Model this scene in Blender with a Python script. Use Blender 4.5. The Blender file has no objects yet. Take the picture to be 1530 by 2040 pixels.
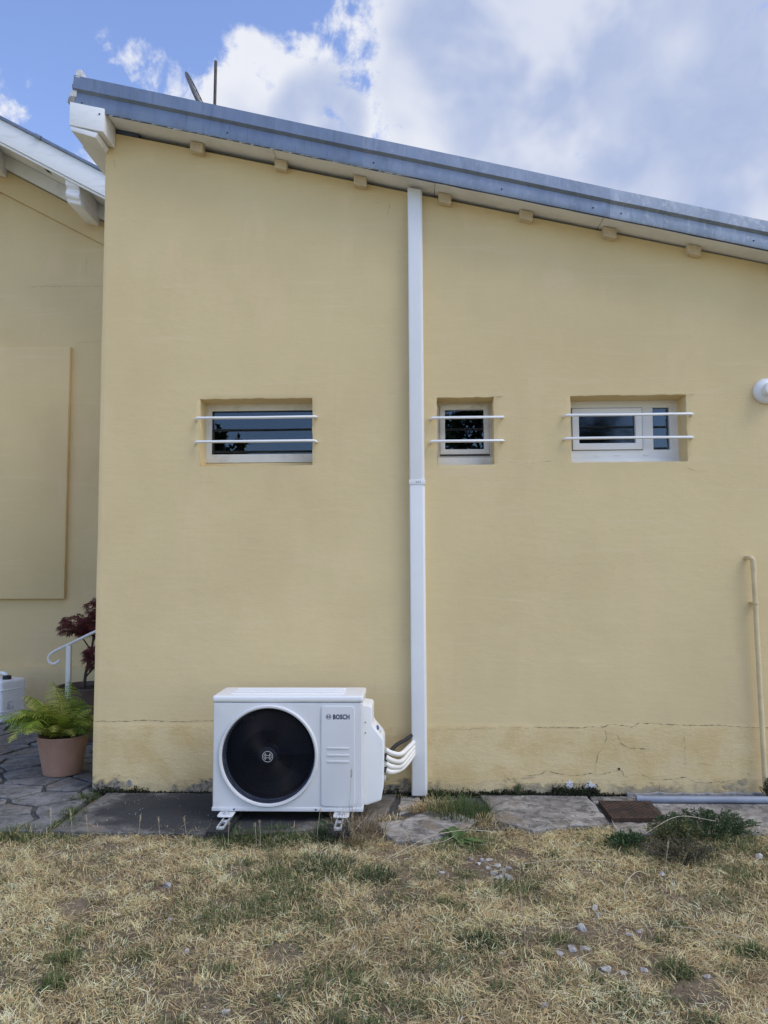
import bpy, bmesh, math, random
import numpy as np
from mathutils import Vector, Matrix

# ------------------------------------------------------------------ camera, world, sun, exposure
scene = bpy.context.scene
COL = scene.collection
R = math.radians

cam_d = bpy.data.cameras.new('camera')
cam = bpy.data.objects.new('camera', cam_d); COL.objects.link(cam)
cam_d.sensor_fit = 'HORIZONTAL'; cam_d.sensor_width = 36.0; cam_d.lens = 36.05
cam_d.clip_start = 0.05; cam_d.clip_end = 2000
def cam_matrix(loc, pitch, roll, yaw):
    rz = Matrix.Rotation(yaw, 3, 'Z'); rx = Matrix.Rotation(pitch, 3, 'X'); ry = Matrix.Rotation(roll, 3, 'Y')
    r = rz @ rx @ ry
    x, y, z = r.col[0], r.col[1], r.col[2]
    m = Matrix((( x[0], z[0], -y[0], loc[0]), (x[1], z[1], -y[1], loc[1]), (x[2], z[2], -y[2], loc[2]), (0, 0, 0, 1)))
    return m
cam.matrix_world = cam_matrix((0, -5.1, 1.49), 0.0706388, 0.00481796, 0.03401431)
scene.camera = cam

SUN_DIR = Vector((0.66, -0.34, 1.0)).normalized()      # towards the sun (soft, behind thin cloud)
world = bpy.data.worlds.new('World'); scene.world = world; world.use_nodes = True

def sky_nodes():
    nt = world.node_tree; N = nt.nodes; K = nt.links; N.clear()
    out = N.new('ShaderNodeOutputWorld'); bg = N.new('ShaderNodeBackground'); bg.inputs[1].default_value = 0.12
    K.new(bg.outputs[0], out.inputs[0])
    tc = N.new('ShaderNodeTexCoord'); D = tc.outputs['Generated']
    def val(s, x):
        if isinstance(x, (int, float)): s.default_value = x
        else: K.new(x, s)
    def M(op, a, b=0.0, c=0.0):
        n = N.new('ShaderNodeMath'); n.operation = op
        val(n.inputs[0], a); val(n.inputs[1], b); val(n.inputs[2], c); return n.outputs[0]
    def sm(x, lo, hi, a=0.0, b=1.0):
        n = N.new('ShaderNodeMapRange'); n.interpolation_type = 'SMOOTHSTEP'
        K.new(x, n.inputs[0]); n.inputs[1].default_value = lo; n.inputs[2].default_value = hi
        n.inputs[3].default_value = a; n.inputs[4].default_value = b; return n.outputs[0]
    def dot(v):
        n = N.new('ShaderNodeVectorMath'); n.operation = 'DOT_PRODUCT'; K.new(D, n.inputs[0])
        n.inputs[1].default_value = Vector(v).normalized(); return n.outputs['Value']
    def noise(scale, detail, rough, dist=0.0, off=(0, 0, 0), vec=None):
        mp = N.new('ShaderNodeMapping'); K.new(vec or D, mp.inputs[0]); mp.inputs['Location'].default_value = off
        n = N.new('ShaderNodeTexNoise'); K.new(mp.outputs[0], n.inputs['Vector'])
        n.inputs['Scale'].default_value = scale; n.inputs['Detail'].default_value = detail
        n.inputs['Roughness'].default_value = rough; n.inputs['Distortion'].default_value = dist
        return n.outputs['Fac']
    sky = N.new('ShaderNodeTexSky'); sky.sky_type = 'NISHITA'; sky.sun_disc = False
    sky.sun_elevation = math.asin(SUN_DIR.z); sky.sun_rotation = math.atan2(SUN_DIR.x, SUN_DIR.y)
    sky.air_density = 1.0; sky.dust_density = 0.6; sky.ozone_density = 2.2
    hs = N.new('ShaderNodeHueSaturation'); hs.inputs['Hue'].default_value = 0.512; hs.inputs['Saturation'].default_value = 1.02; hs.inputs['Value'].default_value = 2.15
    K.new(sky.outputs[0], hs.inputs['Color'])
    # where the clouds stand: a big bank ahead to the right, small puffs left of it, scattered ones elsewhere
    blobs = [((-0.105, 0.850, 0.515), 1.5, 6.0, 0.85), ((0.34, 0.765, 0.55), 16, 29, 1.0), ((-0.165, 0.838, 0.51), 1.0, 7.0, 0.70), ((-0.285, 0.80, 0.525), 0.5, 4.6, 0.44),
             ((-0.316, 0.765, 0.562), 0.2, 1.8, 0.40), ((-0.44, 0.763, 0.475), 0.5, 5.0, 0.50), ((-0.36, 0.83, 0.43), 1, 5, 0.62),
             ((0.8, 0.2, 0.55), 20, 45, 0.8), ((-0.9, -0.1, 0.35), 8, 25, 0.6), ((0.5, -0.8, 0.75), 6, 26, 0.62)]
    c = 0.14
    for v, a, b, amp in blobs:
        c = M('MAXIMUM', c, sm(dot(v), math.cos(R(b)), math.cos(R(a)), 0.0, amp))
    fb = noise(8.5, 8, 0.63, 0.35, (3.1, 1.7, 0.4))
    n2 = noise(27.0, 6, 0.60, 0.5, (8.3, 2.2, 5.1))
    m = M('ADD', c, M('MULTIPLY', M('SUBTRACT', fb, 0.5), 1.75))
    m = M('ADD', m, M('MULTIPLY', M('SUBTRACT', n2, 0.5), 0.95))
    veil = M('MULTIPLY', sm(noise(3.2, 6, 0.6, 0.8, (6.0, 2.5, 9.0)), 0.48, 0.80), 0.22)
    mask = M('MAXIMUM', sm(m, 0.42, 0.74), veil)
    soft = M('ADD', c, M('MULTIPLY', M('SUBTRACT', noise(5.0, 3, 0.5, 0.2, (3.1, 1.7, 0.4)), 0.5), 1.3))
    thick = M('ADD', M('MULTIPLY', sm(soft, 0.70, 1.05), 0.85), M('MULTIPLY', sm(m, 0.7, 1.4), 0.15))
    sh = noise(5.0, 4, 0.55, 0.3, (1.3, 7.7, 2.9))
    grey = M('MULTIPLY', thick, sm(sh, 0.38, 0.58, 0.35, 1.0))
    mixc = N.new('ShaderNodeMix'); mixc.data_type = 'RGBA'; K.new(grey, mixc.inputs[0])
    mixc.inputs[6].default_value = (6.7, 6.9, 7.5, 1); mixc.inputs[7].default_value = (3.3, 4.0, 5.9, 1)
    mx = N.new('ShaderNodeMix'); mx.data_type = 'RGBA'; K.new(mask, mx.inputs[0])
    K.new(hs.outputs[0], mx.inputs[6]); K.new(mixc.outputs[2], mx.inputs[7])
    K.new(mx.outputs[2], bg.inputs[0])
sky_nodes()

sun_d = bpy.data.lights.new('sun', 'SUN'); sun = bpy.data.objects.new('sun', sun_d); COL.objects.link(sun)
sun_d.energy = 1.35; sun_d.angle = R(32); sun_d.color = (1.0, 0.97, 0.93)
sun.rotation_euler = SUN_DIR.to_track_quat('Z', 'Y').to_euler()
sun.location = SUN_DIR * 30
scene.view_settings.view_transform = 'Standard'; scene.view_settings.look = 'None'
scene.view_settings.exposure = 0.06; scene.view_settings.gamma = 1.0
scene.view_settings.use_curve_mapping = False

rng = np.random.default_rng(7); random.seed(7)

# ------------------------------------------------------------------ materials
def srgb(r, g, b):
    f = lambda v: (v / 255 / 12.92) if v / 255 <= 0.04045 else ((v / 255 + 0.055) / 1.055) ** 2.4
    return (f(r), f(g), f(b), 1)
MATS = {}
class NT:
    def __init__(s, name):
        s.m = bpy.data.materials.new(name); s.m.use_nodes = True; MATS[name] = s.m
        s.nt = s.m.node_tree; s.N = s.nt.nodes; s.K = s.nt.links
        s.b = s.N['Principled BSDF']; s.tc = s.N.new('ShaderNodeTexCoord')
    def val(s, sock, x):
        if isinstance(x, (int, float)): sock.default_value = x
        elif isinstance(x, (tuple, list)): sock.default_value = x if len(x) == len(sock.default_value) else (*x, 1)
        else: s.K.new(x, sock)
    def math(s, op, a, b=0.0):
        n = s.N.new('ShaderNodeMath'); n.operation = op; s.val(n.inputs[0], a); s.val(n.inputs[1], b); return n.outputs[0]
    def noise(s, scale, detail=4, rough=0.55, stretch=(1, 1, 1), dist=0, off=(0, 0, 0)):
        mp = s.N.new('ShaderNodeMapping'); s.K.new(s.tc.outputs['Object'], mp.inputs[0]); mp.inputs['Scale'].default_value = stretch
        mp.inputs['Location'].default_value = off
        n = s.N.new('ShaderNodeTexNoise'); s.K.new(mp.outputs[0], n.inputs['Vector'])
        n.inputs['Scale'].default_value = scale; n.inputs['Detail'].default_value = detail
        n.inputs['Roughness'].default_value = rough; n.inputs['Distortion'].default_value = dist
        return n.outputs['Fac']
    def ramp(s, x, lo, hi, a=0.0, b=1.0):
        n = s.N.new('ShaderNodeMapRange'); n.interpolation_type = 'SMOOTHSTEP'; s.K.new(x, n.inputs[0])
        n.inputs[1].default_value = lo; n.inputs[2].default_value = hi; n.inputs[3].default_value = a; n.inputs[4].default_value = b
        return n.outputs[0]
    def mix(s, f, a, b):
        n = s.N.new('ShaderNodeMix'); n.data_type = 'RGBA'; s.val(n.inputs[0], f); s.val(n.inputs[6], a); s.val(n.inputs[7], b); return n.outputs[2]
    def sep(s):
        n = s.N.new('ShaderNodeSeparateXYZ'); s.K.new(s.tc.outputs['Object'], n.inputs[0]); return n.outputs
    def bump(s, h, strength=0.3, dist=0.01):
        n = s.N.new('ShaderNodeBump'); n.inputs['Strength'].default_value = strength; n.inputs['Distance'].default_value = dist
        s.K.new(h, n.inputs['Height']); s.K.new(n.outputs[0], s.b.inputs['Normal'])
    def set(s, color=None, rough=None, metal=None, spec=None):
        if color is not None: s.val(s.b.inputs['Base Color'], color)
        if rough is not None: s.val(s.b.inputs['Roughness'], rough)
        if metal is not None: s.val(s.b.inputs['Metallic'], metal)
        if spec is not None: s.val(s.b.inputs['Specular IOR Level'], spec)
        return s.m

def simple(name, c1, c2=None, rough=0.6, scale=8, detail=5, bs=0.1, bscale=60, bd=0.004, metal=0.0, stretch=(1, 1, 1), spec=None, lo=0.35, hi=0.65):
    n = NT(name)
    c2 = c2 or tuple(v * 0.85 for v in c1[:3])
    n.set(n.mix(n.ramp(n.noise(scale, detail, 0.6, stretch), lo, hi), c1, c2), rough, metal, spec)
    if bs: n.bump(n.noise(bscale, 5, 0.6, stretch), bs, bd)
    return n.m

def plaster(name, stain=True, tone=1.0):
    n = NT(name); z = n.sep()[2]; x = n.sep()[0]
    y1 = (0.735 * tone, 0.582 * tone, 0.318 * tone, 1); y2 = (0.680 * tone, 0.530 * tone, 0.288 * tone, 1); y3 = (0.78 * tone, 0.590 * tone, 0.350 * tone, 1)
    c = n.mix(n.ramp(n.noise(0.9, 5, 0.6), 0.35, 0.68), y1, y2)
    c = n.mix(n.ramp(n.noise(3.0, 6, 0.65, (1, 1, 0.35), 0.4, (5, 2, 1)), 0.5, 0.75, 0, 0.6), c, y3)
    c = n.mix(n.ramp(n.noise(26, 6, 0.7, (0.5, 1, 1.4)), 0.58, 0.78, 0, 0.35), c, (0.55 * tone, 0.39 * tone, 0.21 * tone, 1))
    c = n.mix(n.ramp(n.noise(5, 5, 0.65, (0.22, 1, 2.6), 0.3, (9, 1, 3)), 0.55, 0.74, 0, 0.45), c, (0.80 * tone, 0.625 * tone, 0.40 * tone, 1))
    # faint rain streaks
    c = n.mix(n.ramp(n.noise(7, 4, 0.6, (1.6, 1, 0.10)), 0.56, 0.80, 0, 0.10), c, (0.53 * tone, 0.42 * tone, 0.27 * tone, 1))
    h = n.math('ADD', n.math('MULTIPLY', n.noise(120, 4, 0.7), 0.35), n.math('MULTIPLY', n.noise(16, 6, 0.6, (0.6, 1, 1.5)), 0.8))
    if stain:
        low = n.ramp(z, 0.44, 0.475, 1, 0)               # coarser render on the plinth
        h = n.math('ADD', h, n.math('MULTIPLY', low, n.math('MULTIPLY', n.noise(34, 6, 0.68, (0.7, 1, 1.3), 0.5), 1.5)))
        c = n.mix(n.math('MULTIPLY', low, n.ramp(n.noise(5, 6, 0.6, (1, 1, 1), 0, (2, 8, 3)), 0.40, 0.66, 0, 0.7)), c, (0.62, 0.445, 0.20, 1))
        # splash dirt and bare mortar along the foot, in ragged patches
        rag = n.math('ADD', n.ramp(z, 0.02, 0.26, 0.66, -0.36), n.math('MULTIPLY', n.math('SUBTRACT', n.noise(9, 8, 0.7, (0.7, 1, 1.6), 0.6, (1, 4, 6)), 0.5), 1.9))
        dirt = n.ramp(rag, 0.28, 0.55)
        side = n.ramp(x, 0.0, 0.5, 1.0, 0.7)
        dc = n.mix(n.ramp(n.noise(38, 6, 0.7), 0.4, 0.62), (0.30, 0.27, 0.22, 1), (0.085, 0.08, 0.07, 1))
        dirt = n.math('MULTIPLY', dirt, n.ramp(n.noise(2.6, 4, 0.6, (1, 1, 0.4), 0, (7, 3, 2)), 0.40, 0.56, 0.15, 1.0))
        c = n.mix(n.math('MULTIPLY', dirt, side), c, dc)
        h = n.math('ADD', h, n.math('MULTIPLY', dirt, n.math('MULTIPLY', n.noise(50, 6, 0.7), -1.6)))
    n.set(c, 0.85, 0, 0.25)
    n.bump(h, 0.42, 0.006)
    return n.m
M_wall = plaster('yellow_plaster'); M_wall2 = plaster('yellow_plaster_house', False, 0.93)
M_reveal = plaster('reveal_plaster', False, 1.0)
M_rafter = simple('rafter_paint', (0.68, 0.565, 0.375, 1), (0.58, 0.475, 0.32, 1), 0.85, 14, 5, 0.3, 40)
M_white_pvc = simple('white_pvc', (0.80, 0.80, 0.79, 1), (0.77, 0.77, 0.76, 1), 0.38, 3, 3, 0.02, 40)
M_white_paint = simple('white_paint', (0.74, 0.73, 0.71, 1), (0.55, 0.54, 0.52, 1), 0.6, 6, 6, 0.25, 40, 0.004, lo=0.48, hi=0.8)
M_white_wood = simple('white_wood', (0.86, 0.855, 0.85, 1), (0.70, 0.68, 0.66, 1), 0.6, 5, 7, 0.3, 12, 0.004, stretch=(1.0, 1.0, 5.0), lo=0.5, hi=0.8)
M_soffit = simple('soffit_board', (0.85, 0.855, 0.875, 1), (0.70, 0.70, 0.71, 1), 0.75, 3.0, 6, 0.2, 30, 0.004, lo=0.42, hi=0.75)
M_old_frame = simple('old_window_paint', (0.72, 0.70, 0.65, 1), (0.52, 0.49, 0.43, 1), 0.6, 9, 6, 0.3, 30, 0.004, lo=0.5, hi=0.8)
M_dark = simple('dark_gap', (0.03, 0.03, 0.035, 1), (0.02, 0.02, 0.02, 1), 0.9, 8, 3, 0)
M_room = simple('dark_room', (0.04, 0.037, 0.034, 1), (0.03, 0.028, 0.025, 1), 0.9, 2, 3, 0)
M_black = simple('black_rubber', (0.018, 0.018, 0.02, 1), (0.012, 0.012, 0.013, 1), 0.65, 20, 3, 0.2, 60)
def zinc(name, base, dark, pale, amt):
    n = NT(name); z = n.sep()[2]
    c = n.mix(n.ramp(n.noise(4, 6, 0.65, (1.5, 1, 0.5)), 0.35, 0.7), base, dark)
    c = n.mix(n.ramp(n.noise(26, 6, 0.7, (1.6, 1, 0.16)), 0.52, 0.72, 0, 0.5), c, tuple(v * 0.7 for v in dark[:3]) + (1,))
    c = n.mix(n.ramp(n.noise(30, 5, 0.65, (1, 1, 0.6), 0.4, (4, 4, 4)), 0.50, 0.66, 0, amt), c, pale)
    n.set(c, n.ramp(n.noise(14, 5, 0.6), 0.3, 0.7, 0.42, 0.62), 0.55, 0.4)
    n.bump(n.math('ADD', n.noise(3, 3, 0.5, (1, 1, 2)), n.math('MULTIPLY', n.noise(40, 4, 0.6), 0.08)), 0.25, 0.012)
    return n.m
M_zincA = zinc('zinc_dark', (0.225, 0.270, 0.345, 1), (0.175, 0.215, 0.285, 1), (0.34, 0.37, 0.41, 1), 0.12)
M_zincB = zinc('zinc_mid', (0.265, 0.305, 0.375, 1), (0.205, 0.245, 0.31, 1), (0.40, 0.43, 0.46, 1), 0.25)
M_zincC = zinc('zinc_pale', (0.315, 0.355, 0.41, 1), (0.235, 0.275, 0.33, 1), (0.47, 0.48, 0.50, 1), 0.5)
def concrete(name, pale, dark, dark_areas):
    n = NT(name); o = n.sep()
    c = n.mix(n.ramp(n.noise(3.2, 8, 0.68, (1, 1, 1), 0.6), 0.38, 0.66), pale, dark)
    c = n.mix(n.ramp(n.noise(11, 9, 0.75, (1, 1, 1), 0.8, (3, 1, 2)), 0.45, 0.62, 0, 0.85), c, (0.07, 0.067, 0.062, 1))
    c = n.mix(n.ramp(n.noise(60, 6, 0.75), 0.5, 0.62, 0, 0.4), c, (0.09, 0.085, 0.08, 1))
    c = n.mix(n.ramp(n.noise(2.4, 8, 0.72, (1, 1, 1), 0.5, (8, 5, 1)), 0.50, 0.66, 0, 0.75), c, (0.20, 0.155, 0.105, 1))
    for (cx, cy, rx, ry) in dark_areas:                     # near-black area with its own outline
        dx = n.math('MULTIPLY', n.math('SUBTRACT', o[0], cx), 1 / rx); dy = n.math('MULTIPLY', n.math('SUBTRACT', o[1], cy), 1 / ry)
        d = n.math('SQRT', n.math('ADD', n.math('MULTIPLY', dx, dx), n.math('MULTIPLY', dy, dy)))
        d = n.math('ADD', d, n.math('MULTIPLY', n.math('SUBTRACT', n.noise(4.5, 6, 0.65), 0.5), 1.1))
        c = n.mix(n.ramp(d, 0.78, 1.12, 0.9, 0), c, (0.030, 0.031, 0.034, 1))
    c = n.mix(n.ramp(n.noise(85, 3, 0.6), 0.66, 0.74, 0, 0.7), c, (0.42, 0.40, 0.37, 1))
    n.set(c, 0.85, 0, 0.3)
    n.bump(n.math('ADD', n.noise(9, 8, 0.7), n.math('MULTIPLY', n.noise(90, 4, 0.7), 0.3)), 0.5, 0.012)
    return n.m
M_concA = concrete('concrete_dark', (0.22, 0.21, 0.19, 1), (0.12, 0.115, 0.11, 1), [(-1.15, -0.36, 0.86, 0.42)])
M_concB = concrete('concrete_grey', (0.46, 0.43, 0.385, 1), (0.22, 0.205, 0.185, 1), [])
M_flag = concrete('flagstone_grey', (0.24, 0.235, 0.225, 1), (0.145, 0.145, 0.145, 1), [])
M_mortar = simple('dark_joint', (0.075, 0.075, 0.075, 1), (0.04, 0.04, 0.04, 1), 0.9, 14, 6, 0.5, 60)
def soil_mat():
    n = NT('dry_soil')
    c = n.mix(n.ramp(n.noise(2.2, 6, 0.65), 0.35, 0.65), (0.27, 0.205, 0.135, 1), (0.16, 0.12, 0.08, 1))
    c = n.mix(n.ramp(n.noise(45, 6, 0.7), 0.5, 0.68), c, (0.44, 0.35, 0.235, 1))
    o = n.sep(); far = n.math('MAXIMUM', n.ramp(n.math('ABSOLUTE', o[0]), 3.6, 4.4), n.ramp(n.math('MULTIPLY', o[1], -1), 4.0, 4.8))
    c = n.mix(far, c, n.mix(n.ramp(n.noise(1.4, 7, 0.7), 0.4, 0.62), (0.52, 0.43, 0.255, 1), (0.34, 0.30, 0.15, 1)))
    n.set(c, 0.95, 0, 0.15); n.bump(n.math('ADD', n.noise(30, 7, 0.7), n.noise(140, 4, 0.7)), 0.9, 0.012)
    return n.m
M_soil = soil_mat()
def blade_mat(name, rough=0.75, trans=0.25):
    n = NT(name); a = n.N.new('ShaderNodeAttribute'); a.attribute_name = 'col'
    n.set(a.outputs['Color'], rough, 0, 0.2)
    if trans:
        t = n.N.new('ShaderNodeBsdfTranslucent'); n.K.new(a.outputs['Color'], t.inputs['Color'])
        mx = n.N.new('ShaderNodeMixShader'); mx.inputs[0].default_value = trans
        n.K.new(n.b.outputs[0], mx.inputs[1]); n.K.new(t.outputs[0], mx.inputs[2]); n.K.new(mx.outputs[0], n.N['Material Output'].inputs['Surface'])
    return n.m
M_blade = blade_mat('grass_blades')
M_leafcol = blade_mat('leaf_colours', 0.55, 0.2)
def glass_mat(name, rough, ior, tint):
    n = NT(name); n.N.remove(n.b)
    tr = n.N.new('ShaderNodeBsdfTransparent'); tr.inputs[0].default_value = (*tint, 1)
    gl = n.N.new('ShaderNodeBsdfGlossy'); gl.inputs['Roughness'].default_value = rough; gl.inputs['Color'].default_value = (0.70, 0.82, 1.0, 1)
    fr = n.N.new('ShaderNodeFresnel'); fr.inputs[0].default_value = ior
    no = n.noise(2.2, 2, 0.4); bp = n.N.new('ShaderNodeBump'); bp.inputs['Strength'].default_value = 0.04; bp.inputs['Distance'].default_value = 0.01
    n.K.new(no, bp.inputs['Height']); n.K.new(bp.outputs[0], gl.inputs['Normal'])
    mx = n.N.new('ShaderNodeMixShader'); n.K.new(fr.outputs[0], mx.inputs[0]); n.K.new(tr.outputs[0], mx.inputs[1]); n.K.new(gl.outputs[0], mx.inputs[2])
    n.K.new(mx.outputs[0], n.N['Material Output'].inputs['Surface']); return n.m
M_glass = glass_mat('window_glass', 0.0, 1.62, (0.75, 0.8, 0.8))
M_frost = glass_mat('dusty_glass', 0.06, 1.55, (0.7, 0.72, 0.72))
M_ac = simple('ac_paint', (0.70, 0.70, 0.70, 1), (0.685, 0.685, 0.685, 1), 0.33, 3, 3, 0.015, 90)
M_ac_lid = simple('ac_lid_paint', (0.82, 0.82, 0.81, 1), (0.80, 0.80, 0.79, 1), 0.3, 3, 3, 0.015, 90)
M_ac_cover = simple('ac_plastic', (0.84, 0.84, 0.82, 1), (0.82, 0.82, 0.80, 1), 0.4, 3, 3, 0.02, 90)
M_grille = simple('grille_black', (0.007, 0.008, 0.015, 1), (0.005, 0.006, 0.011, 1), 0.5, 10, 3, 0, spec=0.25)
M_fan = simple('fan_dark', (0.007, 0.0075, 0.011, 1), (0.005, 0.005, 0.008, 1), 0.6, 6, 3, 0, spec=0.2)
M_inlet_lit = simple('inlet_lit_grey', (0.20, 0.23, 0.32, 1), (0.16, 0.19, 0.27, 1), 0.5, 6, 3, 0)
M_fin = simple('coil_fins', (0.22, 0.20, 0.17, 1), (0.14, 0.13, 0.11, 1), 0.4, 60, 3, 0, metal=0.6)
M_steel = simple('galvanised_steel', (0.62, 0.63, 0.64, 1), (0.50, 0.51, 0.52, 1), 0.42, 30, 4, 0.05, 60, metal=0.55)
M_logo_grey = simple('print_grey', (0.11, 0.13, 0.18, 1), None, 0.5, 5, 2, 0)
M_logo_navy = simple('print_navy', (0.012, 0.022, 0.07, 1), None, 0.5, 5, 2, 0)
M_emblem = simple('emblem_pale', (0.5, 0.49, 0.46, 1), None, 0.45, 5, 2, 0)
M_sticker_blue = simple('sticker_blue', (0.02, 0.10, 0.36, 1), None, 0.4, 5, 2, 0)
M_print_faint = simple('faint_print', (0.38, 0.40, 0.44, 1), None, 0.5, 5, 2, 0)
M_tube = simple('white_insulation', (0.84, 0.82, 0.77, 1), (0.80, 0.78, 0.73, 1), 0.7, 20, 4, 0.12, 120)
M_beige = simple('beige_pipe_paint', (0.70, 0.56, 0.33, 1), (0.60, 0.48, 0.28, 1), 0.5, 12, 4, 0.1, 40)
M_pvc_grey = simple('grey_pvc', (0.27, 0.30, 0.36, 1), (0.21, 0.235, 0.285, 1), 0.5, 7, 6, 0.15, 40, stretch=(0.5, 1, 1))
def rust_mat():
    n = NT('rusty_iron')
    c = n.mix(n.ramp(n.noise(11, 7, 0.7), 0.38, 0.62), (0.095, 0.060, 0.042, 1), (0.052, 0.038, 0.031, 1))
    c = n.mix(n.ramp(n.noise(40, 5, 0.7), 0.60, 0.74, 0, 0.5), c, (0.17, 0.105, 0.065, 1))
    n.set(c, 0.8, 0.2, 0.3); n.bump(n.noise(70, 6, 0.7), 0.5, 0.006); return n.m
M_rust = rust_mat()
M_terra = simple('terracotta', (0.43, 0.245, 0.17, 1), (0.33, 0.195, 0.14, 1), 0.75, 5, 6, 0.15, 40, stretch=(1, 1, 0.6))
M_pot_dark = simple('brown_pot', (0.17, 0.115, 0.095, 1), (0.12, 0.085, 0.07, 1), 0.7, 6, 5, 0.15, 40)
M_pot_soil = simple('potting_soil', (0.020, 0.016, 0.013, 1), (0.012, 0.01, 0.009, 1), 0.95, 40, 6, 0.9, 90, 0.02)
M_jerry = simple('white_polyethylene', (0.84, 0.86, 0.88, 1), (0.80, 0.82, 0.85, 1), 0.45, 5, 4, 0.08, 20)
M_bark = simple('bark', (0.085, 0.062, 0.045, 1), (0.045, 0.034, 0.026, 1), 0.9, 14, 6, 0.8, 40, 0.02, stretch=(1, 1, 0.3))
M_stone = simple('pale_rubble', (0.52, 0.49, 0.44, 1), (0.27, 0.24, 0.205, 1), 0.9, 26, 7, 0.8, 70, 0.008)
M_moss = simple('dark_moss', (0.035, 0.040, 0.020, 1), (0.020, 0.019, 0.014, 1), 0.95, 40, 5, 0)
M_crack = simple('crack_dark', (0.27, 0.20, 0.12, 1), (0.085, 0.065, 0.045, 1), 0.95, 18, 5, 0, lo=0.4, hi=0.6)
M_crack_soft = simple('crack_soft', (0.50, 0.37, 0.21, 1), (0.30, 0.225, 0.135, 1), 0.95, 14, 5, 0, lo=0.4, hi=0.6)
M_bare = simple('bare_white_plaster', (0.72, 0.71, 0.70, 1), (0.60, 0.59, 0.58, 1), 0.9, 30, 5, 0.4, 60)
M_grey_patch = simple('bare_grey_cement', (0.34, 0.33, 0.31, 1), (0.22, 0.21, 0.20, 1), 0.9, 30, 5, 0.4, 60)
M_rust_mast = simple('rusty_mast', (0.10, 0.085, 0.085, 1), (0.06, 0.045, 0.04, 1), 0.75, 20, 5, 0.2, 60)
M_mesh = simple('dark_wire', (0.07, 0.075, 0.085, 1), None, 0.6, 20, 3, 0)
M_tile = simple('fibre_cement_roof', (0.36, 0.35, 0.34, 1), (0.24, 0.23, 0.22, 1), 0.9, 6, 6, 0.4, 50)
M_mastic = simple('peeling_mastic', (0.72, 0.72, 0.71, 1), (0.34, 0.34, 0.35, 1), 0.8, 24, 5, 0.4, 60, stretch=(1, 1, 1))
M_drip_gap = simple('drip_and_gap_dark', (0.06, 0.08, 0.125, 1), (0.035, 0.045, 0.075, 1), 0.6, 10, 4, 0)

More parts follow.
